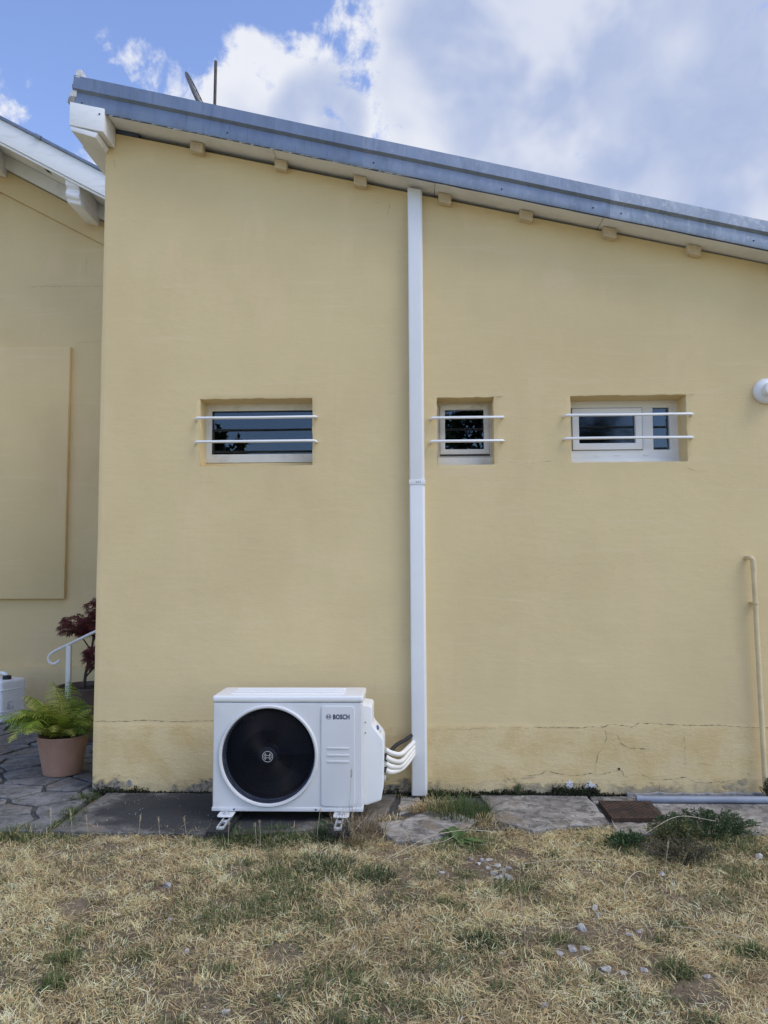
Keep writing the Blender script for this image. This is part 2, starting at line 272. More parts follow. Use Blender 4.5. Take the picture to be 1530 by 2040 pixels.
# ------------------------------------------------------------------ mesh helpers
class MB:
    def __init__(s): s.v = []; s.f = []
    def add(s, vs, fs):
        o = len(s.v); s.v += [tuple(v) for v in vs]; s.f += [tuple(i + o for i in f) for f in fs]; return s
    def box(s, x0, x1, y0, y1, z0, z1, sh=0.0):          # sh: z drops by sh per metre of x
        vs = [(x, y, z - sh * (x - x0)) for z in (z0, z1) for y in (y0, y1) for x in (x0, x1)]
        return s.add(vs, [(0, 2, 3, 1), (4, 5, 7, 6), (0, 1, 5, 4), (2, 6, 7, 3), (0, 4, 6, 2), (1, 3, 7, 5)])
    def prism(s, poly, y0, y1):                          # outline in x,z (counter-clockwise seen from -y), run along y
        n = len(poly); vs = [(x, y0, z) for x, z in poly] + [(x, y1, z) for x, z in poly]
        return s.add(vs, [tuple(range(n)), tuple(range(2 * n - 1, n - 1, -1))] + [(i, i + n, (i + 1) % n + n, (i + 1) % n) for i in range(n)])
    def slab(s, poly, z0, z1, inset=0.0):                # outline in x,y (counter-clockwise from above)
        n = len(poly); cx = sum(p[0] for p in poly) / n; cy = sum(p[1] for p in poly) / n
        top = []
        for x, y in poly:
            d = math.hypot(x - cx, y - cy) or 1; k = (d - inset) / d; top.append((cx + (x - cx) * k, cy + (y - cy) * k, z1))
        vs = [(x, y, z0) for x, y in poly] + [(x, y, z1 - inset * 0.7) for x, y in poly] + top
        fs = [tuple(range(n - 1, -1, -1)), tuple(range(2 * n, 3 * n))]
        for k in (0, n): fs += [(k + i, k + (i + 1) % n, k + n + (i + 1) % n, k + n + i) for i in range(n)]
        return s.add(vs, fs)
    def tube(s, pts, r, n=10, cap=True, rot=0.0, sq=False):
        pts = [Vector(p) for p in pts]; rs = r if isinstance(r, (list, tuple)) else [r] * len(pts)
        o = len(s.v); prev = None
        for i, p in enumerate(pts):
            t = (pts[min(i + 1, len(pts) - 1)] - pts[max(i - 1, 0)]).normalized()
            if prev is None:
                a = Vector((0, 0, 1)) if abs(t.z) < 0.9 else Vector((0, 1, 0)); u = t.cross(a).normalized()
            else: u = (prev - t * prev.dot(t)).normalized()
            w = t.cross(u); prev = u
            for k in range(n):
                an = rot + 2 * math.pi * k / n; s.v.append(tuple(p + (u * math.cos(an) + w * math.sin(an)) * rs[i]))
        m = len(pts)
        for i in range(m - 1):
            for k in range(n): s.f.append((o + i * n + k, o + i * n + (k + 1) % n, o + (i + 1) * n + (k + 1) % n, o + (i + 1) * n + k))
        if cap: s.f.append(tuple(o + k for k in range(n - 1, -1, -1))); s.f.append(tuple(o + (m - 1) * n + k for k in range(n)))
        return s
    def lathe(s, prof, c, axis='Z', n=32, cap=True):     # prof: (radius, height) list
        o = len(s.v)
        for r, h in prof:
            for k in range(n):
                a = 2 * math.pi * k / n; p, q = r * math.cos(a), r * math.sin(a)
                s.v.append((c[0] + p, c[1] + q, c[2] + h) if axis == 'Z' else (c[0] + p, c[1] - h, c[2] + q))   # 'Y' : h grows towards the camera
        for i in range(len(prof) - 1):
            for k in range(n): s.f.append((o + i * n + k, o + i * n + (k + 1) % n, o + (i + 1) * n + (k + 1) % n, o + (i + 1) * n + k))
        if cap: s.f.append(tuple(o + k for k in range(n - 1, -1, -1))); s.f.append(tuple(o + (len(prof) - 1) * n + k for k in range(n)))
        return s
    def build(s, name, mat, parent=None, smooth=False, bevel=0.0, seg=2, label=None, kind=None, weld=False):
        me = bpy.data.meshes.new(name); me.from_pydata(s.v, [], s.f); me.update()
        return link(name, me, mat, parent, smooth, bevel, seg, label, kind)
def link(name, me, mat, parent=None, smooth=False, bevel=0.0, seg=2, label=None, kind=None):
    if not me.materials: me.materials.append(mat)
    bm = bmesh.new(); bm.from_mesh(me); bmesh.ops.recalc_face_normals(bm, faces=bm.faces)
    if bevel:
        es = [e for e in bm.edges if len(e.link_faces) == 2 and e.calc_face_angle(0) > R(28)]
        bmesh.ops.bevel(bm, geom=es, offset=bevel, segments=seg, profile=0.6, affect='EDGES', clamp_overlap=True)
    if smooth or bevel:
        for f in bm.faces: f.smooth = True
        for e in bm.edges:
            if len(e.link_faces) == 2 and e.calc_face_angle(0) > R(38): e.smooth = False
    bm.to_mesh(me); bm.free()
    o = bpy.data.objects.new(name, me); COL.objects.link(o)
    adopt(o, parent)
    if label: o['label'] = label
    if kind: o['kind'] = kind
    return o
def adopt(o, parent):
    if parent is None: return
    o.parent = parent
    if parent.type == 'EMPTY': o.matrix_parent_inverse = Matrix.Translation(-parent.location)
def tag(o, label, cat, group=None):
    o['label'] = label; o['category'] = cat
    if group: o['group'] = group
    return o
def thing(name, label, cat, loc, group=None):
    o = bpy.data.objects.new(name, None); COL.objects.link(o); o.location = loc; o.empty_display_size = 0.1
    return tag(o, label, cat, group)
def struct(o): o['kind'] = 'structure'; return o

def smooth_path(ps, k=8):
    ps = [Vector(p) for p in ps]; ps = [ps[0] * 2 - ps[1]] + ps + [ps[-1] * 2 - ps[-2]]; out = []
    for i in range(1, len(ps) - 2):
        for j in range(k):
            t = j / k; a, b, c, d = ps[i - 1:i + 3]
            out.append(0.5 * ((2 * b) + (c - a) * t + (2 * a - 5 * b + 4 * c - d) * t * t + (3 * b - a - 3 * c + d) * t ** 3))
    return out + [ps[-2]]

def np_mesh(name, verts, tris, mat, cols=None, parent=None, smooth=False):
    me = bpy.data.meshes.new(name); nv, nt = len(verts), len(tris)
    me.vertices.add(nv); me.vertices.foreach_set('co', np.ascontiguousarray(verts, dtype=np.float32).ravel())
    me.loops.add(nt * 3); me.loops.foreach_set('vertex_index', np.ascontiguousarray(tris, dtype=np.int32).ravel())
    me.polygons.add(nt); me.polygons.foreach_set('loop_start', np.arange(0, nt * 3, 3, dtype=np.int32))
    me.update(calc_edges=True)
    if cols is not None:
        a = me.color_attributes.new('col', 'FLOAT_COLOR', 'POINT')
        c = np.ones((nv, 4), dtype=np.float32); c[:, :3] = cols; a.data.foreach_set('color', c.ravel())
    if smooth: me.polygons.foreach_set('use_smooth', np.ones(nt, dtype=bool))
    me.materials.append(mat)
    o = bpy.data.objects.new(name, me); COL.objects.link(o); adopt(o, parent); return o

def vnoise(seed, n=64):
    g = np.random.default_rng(seed).random((n, n))
    def f(x, y, scale):
        x = np.asarray(x) * scale + 100.3; y = np.asarray(y) * scale + 50.7
        xi = np.floor(x).astype(int); yi = np.floor(y).astype(int); u = x - xi; v = y - yi; u = u * u * (3 - 2 * u); v = v * v * (3 - 2 * v)
        a = g[xi % n, yi % n]; b = g[(xi + 1) % n, yi % n]; c = g[xi % n, (yi + 1) % n]; d = g[(xi + 1) % n, (yi + 1) % n]
        return (a * (1 - u) + b * u) * (1 - v) + (c * (1 - u) + d * u) * v
    return f
def fbm(f, x, y, scale, oct=4):
    s = 0; a = 0.5; t = 0
    for i in range(oct): s = s + a * f(x + 3.7 * i, y - 1.3 * i, scale * 2 ** i); t += a; a *= 0.5
    return s / t
NA, NB, NC = vnoise(1), vnoise(2), vnoise(3)

# ------------------------------------------------------------------ ground
def gz(x, y):
    x = np.asarray(x, float); y = np.asarray(y, float)
    fade = np.clip((-0.72 - y) / 0.35, 0, 1) * np.clip((7 - np.abs(x)) / 2, 0, 1) * np.clip((y + 7) / 2, 0, 1)
    return -0.012 + fade * (0.012 + 0.035 * (fbm(NA, x, y, 1.3) - 0.5) + 0.022 * (fbm(NB, x, y, 6.0) - 0.5))
def make_ground():
    far = [7, 9, 13, 20, 40, 90, 200, 500]
    xs = np.array([-v for v in far[::-1]] + list(np.arange(-6, 6.01, 0.05)) + far)
    ys = np.array([-v for v in far[::-1]] + list(np.arange(-6.4, -0.4, 0.05)) + [0, 2, 4, 8, 15, 30, 80, 200, 500])
    X, Y = np.meshgrid(xs, ys); Z = gz(X, Y); n, m = X.shape
    v = np.stack([X, Y, Z], -1).reshape(-1, 3); i = np.arange(n * m).reshape(n, m)
    a, b, c, d = i[:-1, :-1].ravel(), i[:-1, 1:].ravel(), i[1:, 1:].ravel(), i[1:, :-1].ravel()
    return struct(np_mesh('ground', v, np.concatenate([np.stack([a, b, c], 1), np.stack([a, c, d], 1)]), M_soil, smooth=True))
make_ground()

# concrete apron along the wall: separate cast slabs with ragged edges
def ragged(poly, step=0.06, amp=0.012, seed=0):
    r = random.Random(seed); out = []
    for i, a in enumerate(poly):
        b = poly[(i + 1) % len(poly)]; L = math.hypot(b[0] - a[0], b[1] - a[1]); k = max(1, int(L / step))
        for j in range(k):
            t = j / k; q = amp if j else amp * 0.3
            out.append((a[0] + (b[0] - a[0]) * t + r.uniform(-q, q), a[1] + (b[1] - a[1]) * t + r.uniform(-q, q)))
    return out
apron = struct(MB().slab([(-2.0, -0.70), (3.6, -0.50), (3.6, -0.004), (-2.0, -0.004)], -0.03, 0.002).build('concrete_apron', M_mortar))
for poly, m, z in [([(-2.03, -0.74), (-1.5, -0.76), (-0.95, -0.78), (-0.45, -0.66), (-0.22, -0.52), (-0.16, -0.40), (-0.10, -0.012), (-2.0, -0.012)], M_concA, 0.022),
                   ([(-0.20, -0.56), (-0.05, -0.50), (0.09, -0.335), (0.26, -0.36), (0.385, -0.50), (0.216, -0.74), (0.10, -0.86), (-0.09, -0.84), (-0.15, -0.72)], M_concB, 0.018),
                   ([(-0.08, -0.38), (0.02, -0.30), (0.05, -0.10), (0.05, -0.012), (-0.08, -0.012)], M_concB, 0.012),
                   ([(0.46, -0.16), (0.49, -0.50), (0.67, -0.67), (0.94, -0.58), (1.13, -0.55), (1.12, -0.012), (0.44, -0.012)], M_concB, 0.020),
                   ([(1.135, -0.70), (1.50, -0.70), (1.52, -0.50), (1.135, -0.51)], M_concB, 0.012),
                   ([(1.49, -0.49), (1.53, -0.66), (2.1, -0.66), (3.5, -0.62), (3.5, -0.012), (1.49, -0.012)], M_concB, 0.008),
                   ([(1.135, -0.13), (1.475, -0.13), (1.475, -0.012), (1.135, -0.012)], M_concB, 0.016)]:
    MB().slab(ragged(poly, 0.05, 0.009, len(poly)), -0.02, z, 0.006).build('slab', m, apron)

# crazy paving in front of the neighbouring house
def clip(poly, px, py, nx, ny):                          # keep the side where (p-P).n <= 0
    out = []
    for i, a in enumerate(poly):
        b = poly[(i + 1) % len(poly)]; da = (a[0] - px) * nx + (a[1] - py) * ny; db = (b[0] - px) * nx + (b[1] - py) * ny
        if da <= 0: out.append(a)
        if da * db < 0: t = da / (da - db); out.append((a[0] + (b[0] - a[0]) * t, a[1] + (b[1] - a[1]) * t))
    return out
patio = struct(MB().slab([(-6.4, -0.74), (-2.06, -0.74), (-2.06, -0.02), (-2.12, 0.0), (-2.12, 2.9), (-6.4, 2.9)], -0.03, 0.004).build('patio', M_mortar))
rp = random.Random(11); seeds = []
for i in range(14):
    for j in range(13):
        seeds.append((-6.3 + (i + 0.5 + rp.uniform(-0.48, 0.48)) * 0.31, -0.72 + (j + 0.5 + rp.uniform(-0.48, 0.48)) * 0.285))
for i, s0 in enumerate(seeds):
    p = [(-6.4, -0.73), (-2.075, -0.73), (-2.075, -0.02), (-2.125, 0.0), (-2.125, 2.88), (-6.4, 2.88)]
    for j, s1 in enumerate(seeds):
        if i == j: continue
        dx, dy = s1[0] - s0[0], s1[1] - s0[1]; L = math.hypot(dx, dy)
        if L > 1.6: continue
        p = clip(p, (s0[0] + s1[0]) / 2 - dx / L * 0.017, (s0[1] + s1[1]) / 2 - dy / L * 0.017, dx / L, dy / L)
        if len(p) < 3: break
    if len(p) >= 3: MB().slab(ragged(p, 0.06, 0.010, i), -0.01, 0.016 + rp.uniform(0, 0.006), 0.006).build('flagstone', M_flag, patio)

# ------------------------------------------------------------------ the yellow house
SOF = lambda x: 3.500 + 0.236 * (2.405 - x)              # underside of the eaves board
WTOP = lambda x: 3.490 + 0.2300 * (2.405 - x)            # top of the rendered wall
TOPZ = lambda x: 3.676 + 0.244 * (2.405 - x)             # top of the zinc verge
house = thing('house', 'yellow rendered house with sloping zinc edged roof and three small barred windows', 'house', (0.5, 3, 0))
XR = 4.2
OPEN = [(-1.417, -0.653, 2.168, 2.627), (0.185, 0.563, 2.162, 2.617), (1.071, 1.834, 2.170, 2.618)]
def front_wall():
    def axis(lo, hi, cuts, st):
        pts = sorted(set([lo, hi] + cuts)); out = []
        for a, b in zip(pts, pts[1:]):
            k = max(1, round((b - a) / st)); out += [a + (b - a) * i / k for i in range(k)]
        return out + [hi]
    xs = axis(-2.1, XR, [v for o in OPEN for v in o[:2]], 0.035); zs = axis(-0.05, 3.0, [v for o in OPEN for v in o[2:]], 0.035)
    zs_n = zs + [None] * 24                               # rows above 3 m follow the roof slope
    nx, nz = len(xs), len(zs_n); V = np.zeros((nz, nx, 3))
    for j in range(nz):
        for i, x in enumerate(xs):
            if zs_n[j] is None:
                t = (j - len(zs) + 1) / 24; z = 3.0 + (WTOP(x) - 3.0) * t
            else: z = zs_n[j]
            V[j, i] = (x, 0, z)
    X, Z = V[..., 0], V[..., 2]
    amp = 0.010 * (fbm(NA, X, Z, 0.9, 3) - 0.5) + 0.004 * (fbm(NB, X, Z, 4.0, 3) - 0.5)
    amp += -0.0025 * np.clip((0.47 - Z) / 0.06, 0, 1) * (0.6 + 0.8 * fbm(NC, X, Z, 3, 3))
    edge = np.clip((X + 2.1) / 0.1, 0, 1)
    V[..., 1] = amp * edge
    V[..., 0] += np.where(X < -2.09, 0.006 * (fbm(NC, Z, Z * 0, 2.0, 3) - 0.5), 0)
    inside = lambda x, z: any(o[0] - 1e-6 < x < o[1] + 1e-6 and o[2] - 1e-6 < z < o[3] + 1e-6 for o in OPEN)
    mb = MB(); mb.v = [tuple(p) for p in V.reshape(-1, 3)]; back = {}
    idx = lambda j, i: j * nx + i
    cell = np.zeros((nz - 1, nx - 1), bool)
    for j in range(nz - 1):
        for i in range(nx - 1):
            cx = (xs[i] + xs[i + 1]) / 2; cz = (V[j, i, 2] + V[j + 1, i, 2]) / 2
            cell[j, i] = not inside(cx, cz)
            if cell[j, i]: mb.f.append((idx(j, i), idx(j, i + 1), idx(j + 1, i + 1), idx(j + 1, i)))
    # jitter the arrises of the openings a little, then turn the reveals inwards
    rj = random.Random(5); border = set()
    def bk(k):
        if k not in back:
            x, y, z = mb.v[k]; back[k] = len(mb.v); mb.v.append((x, 0.27, z))
        return back[k]
    quads = []
    for j in range(nz - 1):
        for i in range(nx - 1):
            if cell[j, i]: continue
            for (dj, di, a, b) in ((-1, 0, idx(j, i), idx(j, i + 1)), (1, 0, idx(j + 1, i + 1), idx(j + 1, i)), (0, -1, idx(j + 1, i), idx(j, i)), (0, 1, idx(j, i + 1), idx(j + 1, i + 1))):
                if cell[j + dj, i + di]: quads.append((a, b)); border.update((a, b))
    for a, b in quads: mb.f.append((a, b, bk(b), bk(a)))
    for k in border:
        x, y, z = mb.v[k]; mb.v[k] = (x + rj.uniform(-0.003, 0.003), y, z + rj.uniform(-0.003, 0.003))
    # left return, so that the corner has thickness
    for j in range(nz - 1):
        a, b = idx(j, 0), idx(j + 1, 0); va, vb = mb.v[a], mb.v[b]
        o = len(mb.v); mb.v += [(-2.1, 0.25, va[2]), (-2.1, 0.25, vb[2])]; mb.f.append((a, b, o + 1, o))
    me = bpy.data.meshes.new('front_wall'); me.from_pydata(mb.v, [], mb.f); me.update()
    me.materials.append(M_wall)
    bm = bmesh.new(); bm.from_mesh(me)
    es = [e for e in bm.edges if len(e.link_faces) == 2 and e.calc_face_angle(0) > R(50)]
    bmesh.ops.bevel(bm, geom=es, offset=0.007, segments=2, profile=0.5, affect='EDGES', clamp_overlap=True)
    bmesh.ops.recalc_face_normals(bm, faces=bm.faces)
    for f in bm.faces: f.smooth = True
    bm.to_mesh(me); bm.free()
    o = bpy.data.objects.new('front_wall', me); COL.objects.link(o); adopt(o, house); return o
front_wall()
MB().prism([(-2.1, -0.05), (-2.0, -0.05), (-2.0, WTOP(-2.0)), (-2.1, WTOP(-2.1))], 0.25, 7.0).build('side_wall', M_wall2, house)
MB().prism([(XR - 0.1, -0.05), (XR, -0.05), (XR, WTOP(XR)), (XR - 0.1, WTOP(XR - 0.1))], 0.02, 7.0).build('side_wall', M_wall2, house)
MB().prism([(-2.1, -0.05), (XR, -0.05), (XR, WTOP(XR)), (-2.1, WTOP(-2.1))], 7.0, 7.1).build('rear_wall', M_wall2, house)
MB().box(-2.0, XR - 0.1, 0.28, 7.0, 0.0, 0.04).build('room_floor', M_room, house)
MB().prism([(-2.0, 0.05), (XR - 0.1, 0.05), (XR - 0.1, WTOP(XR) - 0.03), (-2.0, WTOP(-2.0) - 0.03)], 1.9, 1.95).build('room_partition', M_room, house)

# roof: boards, zinc verge sheets, eaves beam
XE = XR + 0.25
roof = MB().prism([(-2.24, SOF(-2.24) + 0.03), (XE, SOF(XE) + 0.03), (XE, TOPZ(XE) - 0.03), (-2.24, TOPZ(-2.24) - 0.03)], -0.165, 7.3).build('roof', M_tile, house)
cuts = [-2.03, -0.9, 0.181, 1.284, 2.5, XE]
for a, b in zip(cuts, cuts[1:]):
    g = 0.0015
    MB().prism([(a + g, SOF(a + g)), (b - g, SOF(b - g)), (b - g, SOF(b - g) + 0.026), (a + g, SOF(a + g) + 0.026)], -0.178, 0.10).build('soffit_board', M_soffit, house, bevel=0.002, seg=1)
seams = [-2.245, -0.285, 1.325, XE]
for k, (a, b, m) in enumerate(zip(seams, seams[1:], (M_zincA, M_zincB, M_zincC))):
    mb = MB(); n = 14; pr = []
    yo = -0.0012 * k
    for i in range(n + 1):
        x = a + (b - a) * i / n + (0.004 if i == n else 0)
        w = 0.0
        lo = SOF(x) - 0.004; top = TOPZ(x) + 0.0012 * math.sin(x * 3.0) + 0.001 * k; md = lo + (top - lo) * 0.535
        prof = [(-0.176 + yo, lo + 0.010), (-0.196 + yo, lo - 0.008), (-0.200 + yo + w, lo + 0.004), (-0.196 + yo + w * 2, (lo + md) / 2), (-0.194 + yo + w, md - 0.014), (-0.214 + yo + w, md + 0.004), (-0.212 + yo, (md + top) / 2), (-0.208 + yo, top - 0.004), (-0.200 + yo, top), (-0.02, top - 0.010)]
        pr.append([(x - (0.012 if (k and i == 0) else 0), y, z) for y, z in prof])
    m_ = len(pr[0]); mb.v = [p for r in pr for p in r]
    for i in range(n):
        for j in range(m_ - 1): mb.f.append((i * m_ + j, (i + 1) * m_ + j, (i + 1) * m_ + j + 1, i * m_ + j + 1))
    sh = mb.build('verge_sheet', m, house, smooth=True)
    md_ = sh.modifiers.new('thickness', 'SOLIDIFY'); md_.thickness = 0.0015; md_.offset = -1; md_.use_rim = False
    for xn in ([a + 0.06, a + 0.9, b - 0.12] if k else [-2.19, -1.2]):
        MB().lathe([(0.005, 0), (0.005, 0.006), (0.003, 0.008)], (xn, -0.195 + yo, SOF(xn) + 0.03), 'Y', 10).build('screw', M_dark, sh)
# drip line under the zinc and the ragged white strip still stuck to it
mb = MB(); n = 60
for i in range(n + 1):
    x = -2.02 + (XE + 2.02) * i / n; z = SOF(x)
    mb.v += [(x, -0.192, z + 0.004), (x, -0.191, z - 0.016 - 0.004 * random.random()), (x, -0.176, z - 0.002)]
for i in range(n):
    for j in range(2): mb.f.append((i * 3 + j, i * 3 + 3 + j, i * 3 + 4 + j, i * 3 + 1 + j))
mb.build('drip_edge', M_drip_gap, house)
mb = MB(); x = -2.0
while x < 0.0:
    L = random.uniform(0.012, 0.05)
    if random.random() < 0.82:
        h = random.uniform(0.003, 0.009); z0 = SOF(x) - 0.009 - random.uniform(0, 0.003); z1 = SOF(x + L) - 0.009
        mb.add([(x, -0.1945, z0), (x + L, -0.1945, z1), (x + L, -0.1935, z1 - h * random.uniform(0.4, 1)), (x, -0.1935, z0 - h)], [(0, 1, 2, 3)])
        mb.add([(x, -0.1930, z0), (x + L, -0.1930, z1), (x + L, -0.1925, z1 - h * 0.5), (x, -0.1925, z0 - h * 0.5)], [(3, 2, 1, 0)])
    x += L
mb.build('mastic_strip', M_mastic, house, kind='stuff')
# white boxed eaves beam at the high end
bz = lambda x: SOF(x) + 0.018
B0, B1 = -2.268, -2.035
beam = MB().prism([(B0, bz(B0) - 0.165), (B1, bz(B1) - 0.165), (B1 + 0.004, bz(B1) - 0.002), (B0, bz(B0) - 0.002)], -0.212, -0.004).build('eaves_beam_end', M_white_wood, house, bevel=0.006)
MB().prism([(B0 + 0.012, bz(B0) - 0.202), (B1 - 0.055, bz(B1 - 0.055) - 0.215), (B1 - 0.04, bz(B1) - 0.168), (B0 + 0.004, bz(B0) - 0.168)], -0.206, -0.006).build('lower_board', M_white_wood, beam, bevel=0.004)
MB().prism([(B0, bz(B0) - 0.20), (-2.104, bz(-2.104) - 0.20), (-2.104, bz(-2.104)), (B0, bz(B0))], -0.002, 7.0).build('eaves_beam', M_white_wood, house, bevel=0.004)
MB().lathe([(0.006, 0), (0.006, 0.003)], (-2.062, -0.213, SOF(-2.06) - 0.03), 'Y', 8).build('nail', M_dark, beam)
# ends of the roof sheets and broken mortar at the top corner
rr = random.Random(3)
for k in range(5):
    z = SOF(-2.24) + 0.02 + k * 0.047; x = -2.262 + 0.011 * k
    poly = [(x - 0.022 + rr.uniform(-.006, .006), z), (x + 0.020, z + rr.uniform(-.008, .004)), (x + 0.024 + rr.uniform(-.006, .006), z + 0.04), (x + 0.002, z + 0.046), (x - 0.018, z + 0.036 + rr.uniform(-.006, .006))]
    MB().prism(poly, -0.20 - rr.uniform(0, 0.012), -0.12).build('mortar_chunk', M_bare if k % 2 or k > 2 else M_tile, house, bevel=0.004, seg=1)
MB().prism([(-2.03, WTOP(-2.03) + 0.002), (-1.87, WTOP(-1.87) + 0.002), (-1.87, SOF(-1.87) - 0.002), (-2.03, SOF(-2.03) - 0.002)], -0.001, 0.05).build('gap_shade_fill', M_drip_gap, house)  # dark filler standing in for the shade in the open wedge above the wall
for (x, z) in [(-1.448, 4.331), (-0.869, 4.203), (-0.324, 4.078), (0.249, 3.953), (0.796, 3.823), (1.35, 3.69), (1.904, 3.552), (2.46, 3.42)]:
    j = rr.uniform(-0.004, 0.004); w = 0.043
    MB().prism([(x - w + j, SOF(x - w) - 0.070), (x + w, SOF(x + w) - 0.072 + j), (x + w + 0.002, SOF(x + w) - 0.004), (x - w, SOF(x - w) - 0.004)], -0.055 + j, 0.02).build('rafter_end', M_rafter, house, bevel=0.006)

# --- cracks, peeled patches, plug hole
def crack(pts, w, mat, name='crack', parent=None, Y=-0.0016, seed=0):
    r = random.Random(seed); P = []
    for a, b in zip(pts, pts[1:]):
        L = math.hypot(b[0] - a[0], b[1] - a[1]); k = max(1, int(L / 0.014))
        for i in range(k):
            t = i / k; P.append((a[0] + (b[0] - a[0]) * t, a[1] + (b[1] - a[1]) * t))
    P.append(pts[-1]); mb = MB(); ox = oz = 0
    for i, (x, z) in enumerate(P):
        a = P[max(i - 1, 0)]; b = P[min(i + 1, len(P) - 1)]; dx, dz = b[0] - a[0], b[1] - a[1]; L = math.hypot(dx, dz) or 1
        ox = ox * 0.6 + r.uniform(-0.003, 0.003); oz = oz * 0.6 + r.uniform(-0.003, 0.003)
        ww = w * (0.2 + 1.3 * r.random() ** 2) * (0.12 if r.random() < 0.15 else 1) * min(1, 0.25 + i / 4, 0.25 + (len(P) - 1 - i) / 4)
        y = Y + wall_y(x + ox, z + oz) if parent is house else Y
        mb.v += [(x + ox - dz / L * ww / 2, y, z + oz + dx / L * ww / 2), (x + ox + dz / L * ww / 2, y, z + oz - dx / L * ww / 2)]
    for i in range(len(P) - 1):
        mb.f.append((2 * i, 2 * i + 1, 2 * i + 3, 2 * i + 2))
    mb.build(name, mat, parent)
def wall_y(x, z):
    a = 0.010 * (fbm(NA, x, z, 0.9, 3) - 0.5) + 0.004 * (fbm(NB, x, z, 4.0, 3) - 0.5)
    a += -0.0025 * np.clip((0.47 - z) / 0.06, 0, 1) * (0.6 + 0.8 * fbm(NC, x, z, 3, 3))
    return float(a) - 0.0012
CR = [([(-2.099, 0.478), (-1.955, 0.475), (-1.72, 0.488), (-1.52, 0.479), (-1.313, 0.486), (-0.9, 0.478)], .0030, 0), ([(0.104, 0.424), (0.456, 0.438), (0.78, 0.445)], .0022, 1),
      ([(0.78, 0.445), (0.942, 0.445), (1.135, 0.449), (1.248, 0.449), (1.264, 0.462), (1.312, 0.468), (1.376, 0.456), (1.418, 0.45), (1.473, 0.475), (1.681, 0.463), (1.968, 0.46), (2.19, 0.448), (2.6, 0.452)], .0038, 0),
      ([(1.251, 0.449), (1.255, 0.379), (1.238, 0.331), (1.195, 0.274), (1.18, 0.188), (1.173, 0.141)], .0030, 1), ([(1.327, 0.405), (1.351, 0.341), (1.404, 0.316), (1.5, 0.313), (1.558, 0.304)], .0036, 0),
      ([(1.491, 0.313), (1.489, 0.253), (1.514, 0.225)], .003, 1), ([(1.27, 0.408), (1.327, 0.400)], .002, 1),
      ([(0.687, 0.142), (0.749, 0.136), (0.839, 0.155), (0.865, 0.175), (0.904, 0.162), (0.968, 0.146), (1.064, 0.141), (1.144, 0.154), (1.192, 0.147), (1.273, 0.167), (1.346, 0.176), (1.355, 0.158), (1.361, 0.132)], .0036, 0),
      ([(1.473, 0.152), (1.527, 0.127), (1.574, 0.117), (1.67, 0.118), (1.75, 0.134), (1.812, 0.103), (1.892, 0.1), (2.019, 0.11), (2.067, 0.126)], .0036, 0), ([(1.584, 0.118), (1.589, 0.08), (1.579, 0.048)], .008, 0),
      ([(1.743, 0.428), (1.753, 0.333), (1.752, 0.191)], .0024, 1), ([(1.829, 0.317), (1.835, 0.223), (1.927, 0.204)], .0026, 1), ([(2.058, 0.334), (2.04, 0.255), (2.046, 0.16)], .0026, 1),
      ([(0.973, 0.118), (0.966, 0.093), (0.927, 0.061), (0.894, 0.029)], .010, 0), ([(1.15, 0.075), (1.165, 0.05), (1.19, 0.03)], .010, 0), ([(-0.129, 3.969), (-0.133, 3.934), (-0.143, 3.881)], .006, 1),
      ([(-0.26, 3.985), (-0.2, 3.975), (-0.15, 3.985)], .002, 1), ([(1.355, 0.150), (1.362, 0.135), (1.385, 0.133)], .010, 0), ([(1.80, 2.14), (1.9, 2.10)], .002, 1), ([(0.60, 2.18), (0.9, 2.165)], .0016, 1),
      ([(0.86, 2.18), (1.05, 2.185)], .0016, 1), ([(-2.04, 4.33), (-2.03, 4.27)], .005, 1), ([(-1.25, 0.32), (-1.22, 0.31)], .006, 1), ([(-1.52, 0.16), (-1.48, 0.15), (-1.46, 0.155)], .006, 1), ([(-1.46, 2.05), (-1.3, 2.06)], .0016, 1)]
for i, (p, w, k) in enumerate(CR): crack(p, w, M_crack_soft if k else M_crack, 'crack', house, -0.0016, i)
def blob_patch(cx, cz, rx, rz, mat, name, seed, tri=False, n=26):
    r = random.Random(seed); pts = []
    for i in range(n):
        a = 2 * math.pi * i / n; k = 0.75 + 0.45 * r.random()
        if tri: k *= 1.0 - 0.45 * max(0, math.sin(a)) * abs(math.cos(a)) * 2
        pts.append((cx + rx * k * math.cos(a), cz + rz * k * math.sin(a)))
    y = wall_y(cx, cz) - 0.003
    MB().prism(pts, y, y + 0.02).build(name, mat, house)
blob_patch(1.012, 0.092, 0.028, 0.030, M_bare, 'peeled_patch', 1, True); blob_patch(1.145, 0.082, 0.038, 0.026, M_bare, 'peeled_patch', 2, True)
blob_patch(-1.852, 0.082, 0.022, 0.018, M_grey_patch, 'peeled_patch', 4)
MB().lathe([(0.0075, 0), (0.0075, 0.001)], (1.330, wall_y(1.33, 0.185) - 0.002, 0.185), 'Y', 14).build('plug_hole', M_dark, house)

MB().prism(ragged([(1.37, -0.02), (3.8, -0.02), (3.8, 0.046), (1.37, 0.040)], 0.05, 0.006, 77), -0.026, -0.003).build('cement_fillet', M_grey_patch, house, bevel=0.003, seg=1)
